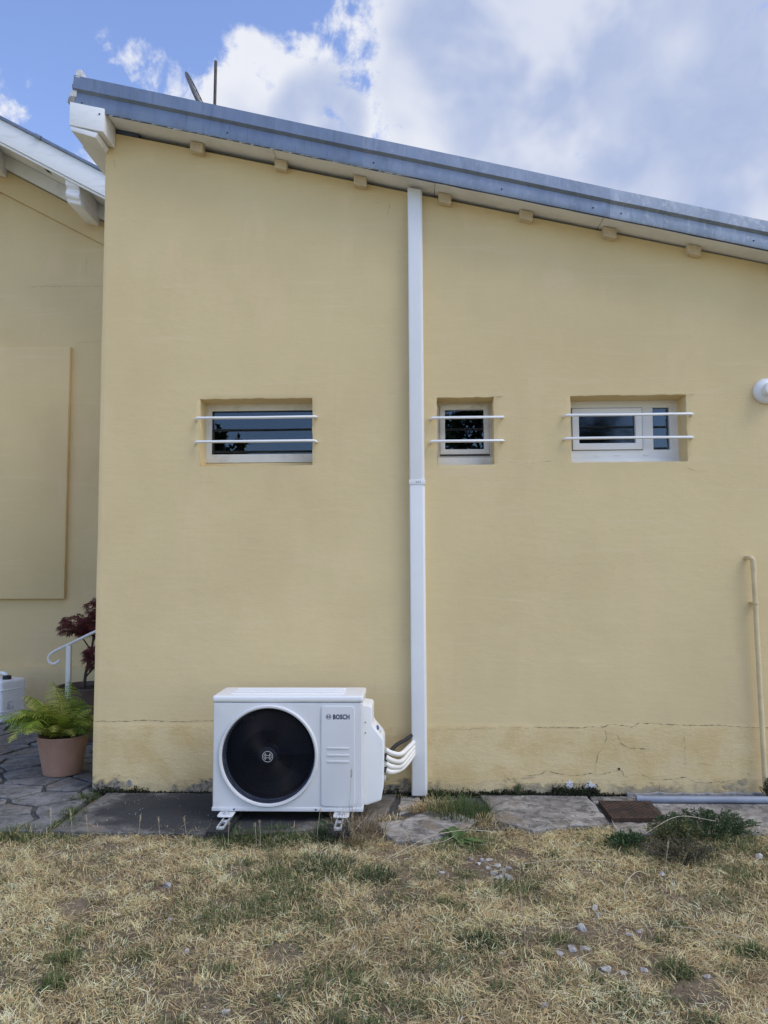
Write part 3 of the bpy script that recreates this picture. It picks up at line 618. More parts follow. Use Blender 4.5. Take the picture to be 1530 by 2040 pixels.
# --- windows (parts of the house)
def frame_rect(x0, x1, z0, z1, w, y0, y1, name, mat, parent, bevel=0.003, wb=None, wt=None):
    wb = wb or w; wt = wt or w
    mb = MB(); o = [(x0, z0), (x1, z0), (x1, z1), (x0, z1)]; i = [(x0 + w, z0 + wb), (x1 - w, z0 + wb), (x1 - w, z1 - wt), (x0 + w, z1 - wt)]
    vs = [(x, y0, z) for x, z in o] + [(x, y0, z) for x, z in i] + [(x, y1, z) for x, z in o] + [(x, y1, z) for x, z in i]
    fs = []
    for k in range(4):
        l = (k + 1) % 4
        fs += [(k, l, 4 + l, 4 + k), (8 + k, 12 + k, 12 + l, 8 + l), (k, 8 + k, 8 + l, l), (4 + k, 4 + l, 12 + l, 12 + k)]
    return mb.add(vs, fs).build(name, mat, parent, bevel=bevel)
def pane(x0, x1, z0, z1, y, parent, mat=M_glass): return MB().box(x0, x1, y, y + 0.004, z0, z1).build('pane', mat, parent)
# left: old painted timber frame, one wide pane
w1 = frame_rect(-1.412, -0.610, 2.205, 2.624, 0.048, 0.105, 0.165, 'window', M_old_frame, house, wt=0.058, wb=0.058)
w1['label'] = 'wide single pane window in old white painted frame'
pane(-1.37, -0.645, 2.245, 2.58, 0.135, w1)
MB().box(-1.41, -0.655, 0.108, 0.20, 2.150, 2.203).build('sill', M_reveal, w1, bevel=0.004)
frame_rect(-1.366, -0.655, 2.261, 2.568, 0.007, 0.125, 0.134, 'putty', M_dark, w1, 0.001)
# middle: small square sash
w2 = frame_rect(0.187, 0.561, 2.205, 2.615, 0.020, 0.110, 0.165, 'window', M_old_frame, house, wt=0.026, wb=0.040)
w2['label'] = 'small square window with white sash and black pane'
frame_rect(0.208, 0.540, 2.248, 2.588, 0.034, 0.098, 0.14, 'sash', M_old_frame, w2, 0.004)
pane(0.24, 0.51, 2.28, 2.555, 0.128, w2)
MB().box(0.188, 0.560, 0.075, 0.108, 2.168, 2.222).build('sill', M_old_frame, w2, bevel=0.005)
MB().box(0.205, 0.545, 0.094, 0.0975, 2.236, 2.244).build('sash_gap', M_dark, w2)
# right: white plastic frame, opening light on the left and narrow fixed light on the right
w3 = frame_rect(1.074, 1.832, 2.174, 2.606, 0.034, 0.112, 0.18, 'window', M_white_pvc, house, wt=0.050, wb=0.094)
w3['label'] = 'white plastic window with opening light and narrow fixed pane'
MB().box(1.572, 1.648, 0.114, 0.178, 2.266, 2.558).build('mullion', M_white_pvc, w3, bevel=0.003)
MB().box(1.760, 1.800, 0.114, 0.178, 2.266, 2.558).build('fixed_light_stile', M_white_pvc, w3, bevel=0.003)
frame_rect(1.104, 1.571, 2.270, 2.553, 0.044, 0.098, 0.15, 'sash', M_white_pvc, w3, 0.004)
frame_rect(1.100, 1.575, 2.266, 2.557, 0.006, 0.110, 0.1135, 'gasket', M_dark, w3, 0.0005)
pane(1.145, 1.53, 2.31, 2.515, 0.13, w3, M_frost); pane(1.645, 1.765, 2.26, 2.56, 0.14, w3)
MB().box(1.080, 1.830, 0.085, 0.111, 2.172, 2.205).build('sill', M_white_pvc, w3, bevel=0.004)
for x in (1.265, 1.406, 1.594): MB().box(x - 0.016, x + 0.016, 0.106, 0.1118, 2.229, 2.239).build('drain_cap', M_white_pvc, w3, bevel=0.002)
for w_ in (w1, w2, w3):                                   # the frames sit deep in the reveals
    for o in [w_] + list(w_.children):
        for v in o.data.vertices: v.co = Vector((v.co.x * 1.0115, v.co.y + 0.06, 1.49 + (v.co.z - 1.49) * 1.0115))
def bar(x0, x1, z, tl, tr):
    h = 0.0075; d0 = -0.040
    p = [(x0, 0.02, z - tl), (x0, d0 + 0.010, z - tl), (x0 + 0.006, d0 + 0.003, z - tl * 0.5), (x0 + 0.016, d0, z), ((x0 + x1) / 2, d0, z + random.uniform(-.0015, .0015)), (x1 - 0.016, d0, z), (x1 - 0.006, d0 + 0.003, z - tr * .5), (x1, d0 + 0.010, z - tr), (x1, 0.02, z - tr)]
    MB().tube(p, h * 1.35, 4, True, math.pi / 4).build('security_bar', M_white_pvc, house, bevel=0.0015, seg=1)
for x0, x1, z, a, b in [(-1.437, -.623, 2.490, .008, 0), (-1.437, -.623, 2.329, .006, .006), (.143, .620, 2.473, .004, -.002), (.138, .620, 2.316, .006, 0), (1.027, 1.863, 2.481, .004, .004), (1.024, 1.858, 2.326, .003, .003)]: bar(x0, x1, z, a, b)

# ------------------------------------------------------------------ neighbouring gabled house on the left
nb = thing('house', 'yellow gabled house set back on the left with white bargeboard', 'house', (-4.4, 5, 0))
AP, SL = -4.44, 0.548
RZ = lambda x: 6.215 - SL * abs(x - AP)                  # top of bargeboard at its plane
WT = lambda x: RZ(x) - 0.36
X0, X1 = -7.2, -2.15
MB().prism([(X0, -0.05), (X1, -0.05), (X1, WT(X1)), (AP, WT(AP)), (X0, WT(X0))], 2.9, 3.1).build('gable_wall', M_wall2, nb)
MB().prism([(X0, -0.05), (X0 + 0.2, -0.05), (X0 + 0.2, WT(X0 + .2)), (X0, WT(X0))], 3.1, 10).build('side_wall', M_wall2, nb)
ML = lambda x: 5.585 - 0.535 * abs(x - AP)                # raised band that follows the gable
MB().prism([(X0, ML(X0)), (AP, ML(AP)), (X1, ML(X1)), (X1, WT(X1) - 0.002), (AP, WT(AP) - 0.002), (X0, WT(X0) - 0.002)], 2.868, 2.8995).build('gable_band', M_wall2, nb, bevel=0.006)
MB().prism([(X0, -0.04), (X1, -0.04), (X1, 0.462), (X0, 0.462)], 2.86, 2.8995).build('plinth', M_wall2, nb, bevel=0.008)
MB().prism([(-5.4, 1.168), (-3.615, 1.168), (-3.615, 3.85), (-5.4, 3.85)], 2.845, 2.8995).build('blocked_opening', M_wall2, nb, bevel=0.010)
crack([(-4.151, 4.527), (-3.764, 4.531), (-3.434, 4.525), (-3.2, 4.517)], .004, M_crack_soft, 'crack', nb, 2.8985, 40)
crack([(-3.486, 4.86), (-3.481, 4.637)], .004, M_crack_soft, 'crack', nb, 2.8985, 41)
crack([(-3.6, 3.90), (-3.3, 3.92)], .004, M_crack_soft, 'crack', nb, 2.8985, 42)
for s, xe in ((1, X1), (-1, X0)):
    # bargeboard, roof edge, soffit
    P = lambda o0, o1, y0, y1, nm, m, b=0.0: MB().prism([(AP, RZ(AP) + o0), (xe, RZ(xe) + o0), (xe, RZ(xe) + o1), (AP, RZ(AP) + o1)], y0, y1).build(nm, m, nb, bevel=b)
    P(-0.235, -0.004, 2.28, 2.315, 'bargeboard', M_white_wood, 0.004)
    P(-0.262, -0.238, 2.30, 2.325, 'cover_strip', M_white_wood, 0.003)
    P(-0.200, -0.170, 2.33, 2.895, 'soffit_board', M_soffit)
    P(-0.355, -0.203, 2.80, 2.866, 'wall_rafter', M_white_paint, 0.004)
    P(-0.002, 0.030, 2.255, 9.8, 'roof', M_zincA, 0.006)
    for k in range(1, 6):                                # dark open joints between the soffit boards
        x = AP + s * (0.28 + 0.36 * k)
        MB().prism([(x, RZ(x) - 0.2035), (x + 0.05, RZ(x + 0.05) - 0.2035), (x + 0.05, RZ(x + .05) - 0.2010), (x, RZ(x) - 0.2010)], 2.34, 2.62).build('open_joint', M_dark, nb)
def corbel(x):                                           # purlin end with a moulded nose under the bargeboard
    z = RZ(x) - 0.225; w = 0.070
    out = [(2.325, z + 0.02), (2.325, z - 0.05), (2.335, z - 0.075), (2.36, z - 0.095), (2.345, z - 0.12), (2.335, z - 0.15), (2.345, z - 0.18), (2.375, z - 0.195), (2.375, z - 0.225), (2.40, z - 0.235), (2.866, z - 0.235), (2.866, z + 0.02)]
    n = len(out); ca = [(x - w, y, zz + w * 0.25) for y, zz in out]; cb = [(x + w, y, zz - w * 0.25) for y, zz in out]
    MB().add(ca + cb, [tuple(range(n)), tuple(range(2 * n - 1, n - 1, -1))] + [(i, i + n, (i + 1) % n + n, (i + 1) % n) for i in range(n)]).build('corbel', M_white_wood, nb, bevel=0.004, seg=1)
corbel(-3.40); corbel(-4.44)
MB().tube([(-3.76, 2.262, RZ(-3.76) + 0.012), (-3.70, 2.262, RZ(-3.70) + 0.012)], 0.024, 8).build('ridge_clip', M_zincA, nb)

# ------------------------------------------------------------------ aerials on the roof
ant = thing('antenna_mast', 'thin rusty antenna mast rising above the zinc roof edge', 'antenna', (-1.55, 0.8, TOPZ(-1.55)))
MB().tube([(-1.556, 0.8, TOPZ(-1.55) - 0.05), (-1.552, 0.8, 5.0), (-1.545, 0.8, 5.574)], 0.0125, 10).build('pole', M_rust_mast, ant, smooth=True)
MB().box(-1.62, -1.49, 0.72, 0.88, TOPZ(-1.55) - 0.03, TOPZ(-1.55) + 0.0).build('base_plate', M_rust_mast, ant)
dish = thing('mesh_dish', 'small tilted wire mesh dish aerial beside the mast on the roof', 'antenna', (-1.66, 0.8, TOPZ(-1.66)))
def mesh_dish():
    c = Vector((-1.645, 0.8, 5.215)); ax = Vector((-0.90, -0.16, -0.42)).normalized()
    ax = Vector((0.90, -0.10, 0.44)).normalized()
    u = Vector((-0.437, 0.0, 0.90)).normalized(); u = (u - ax * u.dot(ax)).normalized(); v = ax.cross(u)
    mb = MB()
    def pt(a, b): return c + u * a + v * b - ax * (0.035 - 0.5 * (a * a + b * b))
    RA, RB = 0.27, 0.21
    rim = [pt(RA * math.cos(t * math.pi / 18), RB * math.sin(t * math.pi / 18)) for t in range(37)]; mb.tube(rim, 0.0045, 6)
    for k in range(-9, 10):
        b = RB * k / 10; L = RA * math.sqrt(1 - (b / RB) ** 2); mb.tube([pt(L * t / 4, b) for t in range(-4, 5)], 0.0022, 4)
    for k in range(-6, 7):
        a = RA * k / 7; L = RB * math.sqrt(1 - (a / RA) ** 2); mb.tube([pt(a, L * t / 4) for t in range(-4, 5)], 0.0022, 4)
    mb.build('mesh_reflector', M_mesh, dish)
    MB().tube([c - ax * 0.03, c - ax * 0.07 + Vector((0, 0, -0.1)), (-1.70, 0.8, TOPZ(-1.70) - 0.03)], 0.012, 8).build('bracket', M_mesh, dish)
    MB().tube(smooth_path([pt(-0.02, -0.1), c - ax * 0.06 - u * 0.02, c - ax * 0.075 - u * 0.10], 5), 0.004, 6).build('feed_arm', M_mesh, dish)
mesh_dish()

# ------------------------------------------------------------------ cable duct down the wall
duct = thing('cable_duct', 'tall white plastic duct running down the wall from eaves to ground', 'duct', (0.048, -0.04, 0.03))
def duct_len(z0, z1, x0, x1, top_slope, name):
    c = 0.014; d = -0.070
    prof = [(x0, -0.002), (x0, d + 0.006), (x0 + 0.006, d), (x1 - c, d), (x1, d + c), (x1, -0.002)]
    n = len(prof); mb = MB(); vs = [(x, y, z0) for x, y in prof] + [(x, y, z1 - top_slope * (x - x0)) for x, y in prof]
    mb.add(vs, [tuple(range(n)), tuple(range(2 * n - 1, n - 1, -1))] + [(i, (i + 1) % n, (i + 1) % n + n, i + n) for i in range(n)])
    return mb.build(name, M_white_pvc, duct, bevel=0.0025)
duct_len(0.028, 2.036, -0.003, 0.098, 0, 'duct_length'); duct_len(2.052, 4.045, -0.002, 0.097, 0.2, 'duct_length')
col_ = MB().prism([(-0.006, 2.026), (0.101, 2.026), (0.101, 2.058), (-0.006, 2.058)], -0.0735, -0.002).build('joint_cover', M_white_pvc, duct, bevel=0.003)
for x in (0.040, 0.052, 0.064): MB().box(x, x + 0.006, -0.0745, -0.0736, 2.036, 2.049).build('mark', M_print_faint, col_)

# ------------------------------------------------------------------ outdoor unit of the heat pump
ac = thing('air_conditioner_unit', 'white outdoor air conditioning unit with round black fan grille', 'air conditioner', (-0.72, -0.41, 0.0))
AX0, AX1, AY0, AY1, AZ0, AZ1 = -1.158, -0.286, -0.57, -0.25, 0.088, 0.700
FC = (-0.833, 0.397); FR = 0.272
def ac_body():
    mb = MB(); ang = [2 * math.pi * k / 72 for k in range(72)]
    for cx, cz in ((AX0, AZ0), (AX1, AZ0), (AX1, AZ1), (AX0, AZ1)): ang.append(math.atan2(cz - FC[1], cx - FC[0]) % (2 * math.pi))
    ang = sorted(set(round(a, 6) for a in ang)); n = len(ang)
    for a in ang: mb.v.append((FC[0] + FR * math.cos(a), AY0, FC[1] + FR * math.sin(a)))
    for a in ang:
        c, s = math.cos(a), math.sin(a); t = 9
        if c > 1e-9: t = min(t, (AX1 - FC[0]) / c)
        if c < -1e-9: t = min(t, (AX0 - FC[0]) / c)
        if s > 1e-9: t = min(t, (AZ1 - FC[1]) / s)
        if s < -1e-9: t = min(t, (AZ0 - FC[1]) / s)
        mb.v.append((FC[0] + t * c, AY0, FC[1] + t * s))
    for k in range(n): l = (k + 1) % n; mb.f.append((k, l, n + l, n + k))
    for k in range(n): x, y, z = mb.v[n + k]; mb.v.append((x, AY1, z))
    for k in range(n): l = (k + 1) % n; mb.f.append((n + k, n + l, 2 * n + l, 2 * n + k))
    mb.f.append(tuple(range(2 * n, 3 * n)))
    me = bpy.data.meshes.new('casing'); me.from_pydata(mb.v, [], mb.f); me.update()
    bm = bmesh.new(); bm.from_mesh(me); bmesh.ops.remove_doubles(bm, verts=bm.verts, dist=1e-5); bm.to_mesh(me); bm.free()
    return link('casing', me, M_ac, ac, bevel=0.009, seg=3)
casing = ac_body()
# pressed lid with raised ribs
lid = MB().box(AX0 - 0.006, AX1 + 0.006, AY0 - 0.006, AY1 + 0.004, 0.702, 0.740).build('lid', M_ac_lid, ac, bevel=0.016, seg=4)
for y0, y1, xa, xb in ((-0.515, -0.475, -1.07, -0.40), (-0.43, -0.39, -1.07, -0.40), (-0.345, -0.305, -1.07, -0.40)):
    MB().box(xa, xb, y0, y1, 0.735, 0.7465).build('lid_rib', M_ac_lid, lid, bevel=0.006, seg=3)
MB().box(AX0 - 0.003, AX1 + 0.003, AY0 - 0.004, AY1, 0.082, 0.104).build('base_pan', M_ac, ac, bevel=0.003)
for x in (-1.03, -0.555): MB().lathe([(0.006, 0), (0.006, 0.002), (0.003, 0.003)], (x, AY0 - 0.004, 0.093), 'Y', 10).build('screw', M_logo_grey, ac)
# fan opening
MB().lathe([(FR - 0.004, -0.02), (FR - 0.002, 0.004), (FR + 0.004, 0.016), (FR + 0.013, 0.017), (FR + 0.018, 0.010), (FR + 0.020, -0.002)], (FC[0], AY0, FC[1]), 'Y', 96, False).build('fan_ring', M_ac, ac, smooth=True)
MB().lathe([(FR - 0.013, -0.052), (FR - 0.016, -0.14), (0.01, -0.145)], (FC[0], AY0, FC[1]), 'Y', 64, False).build('fan_shroud', M_fan, ac, smooth=True)
MB().lathe([(FR - 0.003, 0.0), (FR - 0.012, -0.05)], (FC[0], AY0, FC[1]), 'Y', 64, False).build('inlet_ring', M_inlet_lit, ac, smooth=True)  # front of the shroud coloured paler than the rest, to look lit
mb = MB()
for k in range(26):
    z = FC[1] - 0.03 + k * 0.009
    if z < FC[1] + 0.20: mb.box(FC[0] - 0.18, FC[0] - 0.115, AY0 + 0.128, AY0 + 0.14, z, z + 0.0035)
mb.build('coil_fins', M_fin, ac, kind='stuff')
fan = MB().lathe([(0.06, -0.10), (0.06, -0.055), (0.05, -0.045), (0.0, -0.042)], (FC[0], AY0, FC[1]), 'Y', 32).build('fan', M_fan, ac, smooth=True)
for b in range(3):
    mb = MB(); a0 = b * 2 * math.pi / 3 + 0.5
    for i in range(7):
        r = 0.055 + 0.19 * i / 6
        for j in range(7):
            a = a0 + (j / 6 - 0.5) * (1.25 + 0.25 * i / 6) + 0.25 * i / 6
            mb.v.append((FC[0] + r * math.cos(a), AY0 + 0.065 + 0.05 * (j / 6), FC[1] + r * math.sin(a)))
    for i in range(6):
        for j in range(6): q = i * 7 + j; mb.f.append((q, q + 1, q + 8, q + 7))
    mb.build('fan_blade', M_fan, fan, smooth=True)
def grille():
    mb = MB(); dome = lambda r: AY0 - 0.004 - 0.016 * (1 - (r / FR) ** 2)
    P = lambda r, a: (FC[0] + r * math.cos(a), dome(r), FC[1] + r * math.sin(a))
    for k in range(17):
        r = 0.052 + (FR - 0.056) * k / 16; mb.tube([P(r, 2 * math.pi * t / 72) for t in range(73)], 0.0009, 4, False)
    for k in range(150):
        a = 2 * math.pi * k / 150; pts = []
        for i in range(7):
            t = i / 6; r = (0.05 if k % 2 == 0 else 0.15) ; r = r + (FR - 0.003 - r) * t; pts.append(P(r, a + 0.55 * (r / FR) ** 2))
        mb.tube(pts, 0.00125, 4, False)
    g = mb.build('fan_grille', M_grille, ac, smooth=True)
    MB().lathe([(0.054, -0.003), (0.054, 0.002), (0.05, 0.004), (0.0, 0.005)], (FC[0], AY0 - 0.018, FC[1]), 'Y', 40).build('grille_hub', M_grille, g, smooth=True)
    return g
gr = grille()
def emblem(cx, cz, y, r, w, mat, parent, name):          # ring with an armature of two arcs joined by a bar
    mb = MB(); n = 48
    def strip(pts, ww):
        o = len(mb.v)
        for i, (x, z) in enumerate(pts):
            a = pts[max(i - 1, 0)]; b = pts[min(i + 1, len(pts) - 1)]; dx, dz = b[0] - a[0], b[1] - a[1]; L = math.hypot(dx, dz) or 1
            mb.v.append((x - dz / L * ww / 2, y, z + dx / L * ww / 2)); mb.v.append((x + dz / L * ww / 2, y, z - dx / L * ww / 2))
        for i in range(len(pts) - 1): mb.f.append((o + 2 * i, o + 2 * i + 1, o + 2 * i + 3, o + 2 * i + 2))
    strip([(cx + r * math.cos(2 * math.pi * k / n), cz + r * math.sin(2 * math.pi * k / n)) for k in range(n + 1)], w)
    q = 0.70 * r
    for s in (-1, 1):
        strip([(cx + s * q * math.cos(t), cz + q * math.sin(t)) for t in [(-1.0 + 2.0 * i / 10) for i in range(11)]], w)
        strip([(cx + s * q * math.cos(1.0), cz - q * math.sin(1.0)), (cx + s * q * math.cos(1.0), cz + q * math.sin(1.0))], w)
    for z in (-0.22, 0.22): strip([(cx - q * math.cos(1.0), cz + z * r), (cx + q * math.cos(1.0), cz + z * r)], w)
    return mb.build(name, mat, parent)
emblem(FC[0], FC[1], AY0 - 0.0245, 0.030, 0.0032, M_emblem, gr, 'emblem')
# raised service panel with three pressed lines, print
panel = MB().prism([(-0.524, 0.112), (-0.330, 0.112), (-0.330, 0.680), (-0.524, 0.680)], AY0 - 0.007, AY0 + 0.002)
def round_rect(x0, x1, z0, z1, r, k=6):
    out = []
    for cx, cz, a0 in ((x1 - r, z0 + r, -90), (x1 - r, z1 - r, 0), (x0 + r, z1 - r, 90), (x0 + r, z0 + r, 180)):
        out += [(cx + r * math.cos(R(a0 + 90 * i / k)), cz + r * math.sin(R(a0 + 90 * i / k))) for i in range(k + 1)]
    return out
panel = MB().prism(round_rect(-0.526, -0.330, 0.112, 0.682, 0.018), AY0 - 0.007, AY0 + 0.002).build('service_panel', M_ac, ac, bevel=0.0045, seg=3)
for z in (0.442, 0.402, 0.366):
    MB().prism([(-0.490, z - 0.005), (-0.362, z - 0.005), (-0.362, z + 0.005), (-0.490, z + 0.005)], AY0 - 0.0115, AY0 - 0.006).build('pressed_line', M_ac, panel, bevel=0.003, seg=2)
emblem(-0.4815, 0.621, AY0 - 0.0078, 0.0140, 0.0024, M_logo_grey, panel, 'emblem')
def lettering(txt, x, z, y, size, sx, mat, parent, bold=0.0):
    cu = bpy.data.curves.new('lettering', 'FONT'); cu.body = txt; cu.size = size; cu.offset = bold; cu.extrude = 0.0002; cu.space_character = 1.1; cu.resolution_u = 4
    t = bpy.data.objects.new('lettering_curve', cu); COL.objects.link(t)
    bpy.context.view_layer.update()
    me = bpy.data.meshes.new_from_object(t.evaluated_get(bpy.context.evaluated_depsgraph_get()))
    bpy.data.objects.remove(t)
    w = max(v.co.x for v in me.vertices) - min(v.co.x for v in me.vertices); k = sx / w; mn = min(v.co.x for v in me.vertices)
    for v in me.vertices: v.co = Vector((x + (v.co.x - mn) * k, y - v.co.z, z + v.co.y))
    me.name = 'lettering'; me.materials.clear(); me.materials.append(mat)
    o = bpy.data.objects.new('lettering', me); COL.objects.link(o); adopt(o, parent); return o
lettering('BOSCH', -0.4555, 0.6080, AY0 - 0.0078, 0.037, 0.096, M_logo_navy, panel, 0.0015)
# right hand valve cover: narrow above, bulging below
cov = [(AX1 - 0.004, 0.100), (-0.262, 0.098), (-0.182, 0.126), (-0.168, 0.200), (-0.164, 0.400), (-0.165, 0.468), (-0.176, 0.490), (-0.222, 0.545), (-0.232, 0.560), (-0.232, 0.660), (-0.246, 0.672), (AX1 - 0.004, 0.676)]
cover = MB().prism(cov, -0.505, -0.262).build('valve_cover', M_ac_cover, ac, bevel=0.011, seg=3)
n_ = Vector((0.055, 0, 0.046)).normalized(); t_ = Vector((-0.046, 0, 0.055)).normalized()
def sticker(c, a, b, mat, name):
    vs = [Vector(c) + n_ * 0.0012 + Vector((0, -1, 0)) * (a * math.cos(k * math.pi / 10)) + t_ * (b * math.sin(k * math.pi / 10)) for k in range(20)]
    MB().add(vs + [v - n_ * 0.0008 for v in vs], [tuple(range(20)), tuple(range(39, 19, -1))] + [(i, (i + 1) % 20, 20 + (i + 1) % 20, 20 + i) for i in range(20)]).build(name, mat, cover)
sticker((-0.204, -0.40, 0.5235), 0.060, 0.012, M_sticker_blue, 'sticker')
for k, y in enumerate((-0.445, -0.42, -0.395)): sticker((-0.189, y, 0.5055), 0.007, 0.005, M_print_faint, 'sticker')
for z in (0.575, 0.515): MB().lathe([(0.004, 0), (0.004, 0.002)], (-0.272, -0.5055, z), 'Y', 8).build('screw', M_logo_grey, cover)
for k, z in enumerate((0.385, 0.345, 0.305, 0.270, 0.225)):
    MB().box(-0.170, -0.156, -0.40, -0.33, z - 0.013, z + 0.013).build('valve_port', M_black if k % 2 else M_steel, cover, bevel=0.004)
# feet and rails on rubber blocks
for x, sk in ((-1.068, 0.012), (-0.405, -0.004)):
    MB().slab(ragged([(x - 0.062, -0.815), (x + 0.062, -0.815), (x + 0.062, -0.20), (x - 0.062, -0.20)], 0.2, 0.0), 0.018, 0.050, 0.006).build('rubber_block', M_black, ac)
    rail = MB().box(x - 0.021 + sk, x - 0.013 + sk, -0.80, -0.24, 0.051, 0.068).box(x + 0.013 + sk, x + 0.021 + sk, -0.80, -0.24, 0.051, 0.068).box(x - 0.0128 + sk, x + 0.0128 + sk, -0.80, -0.775, 0.051, 0.064).box(x - 0.0128 + sk, x + 0.0128 + sk, -0.70, -0.665, 0.051, 0.064).build('mounting_rail', M_steel, ac, bevel=0.0015, seg=1)
    foot = MB().prism(round_rect(x - 0.045, x + 0.045, -0.655, -0.545, 0.02), 0.0, 0.007)
    foot.v = [(a, c, 0.0715 + b) for a, b, c in foot.v]
    ft = foot.build('foot', M_ac, ac, bevel=0.002, seg=1)
    bo = MB().lathe([(0.022, 0), (0.022, 0.003), (0.012, 0.0035), (0.012, 0.012), (0.008, 0.0125), (0.008, 0.020), (0.0, 0.021)], (x, -0.608, 0.0785), 'Z', 12).build('bolt', M_steel, ft)

# pipes between unit and duct
for nm, z0, zm, z1, w in (('topmost', 0.385, 0.343, 0.352, -0.30), ('second highest', 0.345, 0.296, 0.328, -0.28), ('second lowest', 0.305, 0.262, 0.305, -0.26), ('lowest', 0.268, 0.238, 0.285, -0.24)):
    p = smooth_path([(-0.158, -0.365, z0), (-0.125, -0.35, (z0 * 2 + zm) / 3 - 0.008), (-0.07, w, zm), (-0.025, -0.16, (zm + z1) / 2), (0.018, -0.045, z1 + 0.012)])
    tag(MB().tube(p, 0.0148, 12).build('insulated_pipe', M_tube, None, smooth=True), 'white insulated pipe from the outdoor unit to the wall duct, %s of four' % nm, 'pipe', 'white pipes between outdoor unit and duct')
tag(MB().tube(smooth_path([(-0.160, -0.345, 0.310), (-0.148, -0.30, 0.335), (-0.10, -0.20, 0.372), (-0.03, -0.10, 0.392), (0.02, -0.035, 0.415)]), 0.0125, 10).build('power_cable', M_black, None, smooth=True), 'black power cable above the white pipes beside the duct', 'cable')

# ------------------------------------------------------------------ lamp, vent pipe, drain pipe, iron cover
lamp = thing('wall_lamp', 'round white wall light fitting at the right edge', 'lamp', (2.345, 0, 2.64))
LC = (2.352, -0.004, 2.63)
MB().lathe([(0.084, 0), (0.084, 0.018), (0.078, 0.030), (0.062, 0.040), (0.048, 0.046)], LC, 'Y', 48).build('base', M_white_pvc, lamp, smooth=True)
MB().lathe([(0.046, 0.044), (0.046, 0.085), (0.040, 0.094), (0.030, 0.096), (0.026, 0.090)], LC, 'Y', 40).build('spot_head', M_white_pvc, lamp, smooth=True)
MB().lathe([(0.026, 0.0885), (0.020, 0.0915), (0.0, 0.092)], LC, 'Y', 24).build('lens', M_dark, lamp, smooth=True)
vp = thing('vent_pipe', 'thin beige painted pipe with elbow fixed upright on the wall', 'pipe', (2.24, -0.05, 0))
MB().tube(smooth_path([(2.188, 0.01, 1.535), (2.190, -0.03, 1.535), (2.196, -0.048, 1.533), (2.206, -0.054, 1.522), (2.208, -0.054, 1.49)], 6) + [Vector((2.212, -0.052, 1.25)), Vector((2.232, -0.05, 0.02))], 0.0155, 14).build('pipe', M_beige, vp, smooth=True)
MB().tube([(2.208, -0.054, 1.515), (2.209, -0.054, 1.455)], 0.0185, 14).build('socket', M_beige, vp, smooth=True)
cl = MB().tube([(2.2125, -0.052, 1.255), (2.2130, -0.052, 1.237)], 0.021, 14).box(2.192, 2.236, -0.054, 0.004, 1.241, 1.251).build('clamp', M_beige, vp, bevel=0.001, seg=1)
tag(MB().tube([(1.405, -0.125, 0.030), (2.0, -0.123, 0.030), (4.1, -0.125, 0.030)], 0.0215, 18).tube([(1.40, -0.125, 0.031), (1.45, -0.125, 0.031)], 0.0245, 18).build('drain_pipe', M_pvc_grey, None, smooth=True), 'grey plastic drain pipe lying along the foot of the wall', 'pipe')
ic = thing('inspection_cover', 'rusty iron chequer plate cover set in the concrete', 'cover', (1.315, -0.31, 0.02))
plate = MB().slab([(1.158, -0.487), (1.462, -0.468), (1.476, -0.160), (1.160, -0.148)], 0.004, 0.030, 0.003).build('plate', M_rust, ic)
mb = MB()
for i in range(15):
    for j in range(15):
        x = 1.178 + i * 0.0197; y = -0.462 + j * 0.0205; a = R(38) if (i + j) % 2 else R(-38); c, s = math.cos(a), math.sin(a)
        if x > 1.45: continue
        pts = [(0.0105, 0), (0, 0.0036), (-0.0105, 0), (0, -0.0036)]
        vs = [(x + p * c - q * s, y + p * s + q * c, 0.0302) for p, q in pts] + [(x + p * .55 * c - q * .55 * s, y + p * .55 * s + q * .55 * c, 0.0335) for p, q in pts]
        mb.add(vs, [(4, 5, 6, 7)] + [(k, (k + 1) % 4, 4 + (k + 1) % 4, 4 + k) for k in range(4)])
mb.build('tread_pattern', M_rust, ic, kind='stuff')

# ------------------------------------------------------------------ handrail, canister, pots on the patio
hr = thing('handrail', 'white steel handrail with curled end in front of the red maple', 'handrail', (-2.72, 1.0, 0.016))
MB().box(-2.742, -2.706, 0.985, 1.021, 0.016, 0.872).build('post', M_white_paint, hr, bevel=0.003)
crl = [(-2.085, 1.0, 1.175), (-2.51, 1.0, 0.985), (-2.72, 1.0, 0.885), (-2.83, 1.0, 0.833), (-2.877, 1.0, 0.800), (-2.890, 1.0, 0.768), (-2.872, 1.0, 0.738), (-2.842, 1.0, 0.728), (-2.815, 1.0, 0.742), (-2.797, 1.0, 0.757)]
MB().tube(smooth_path(crl, 6), 0.0115, 8, True).build('rail', M_white_paint, hr, smooth=True)

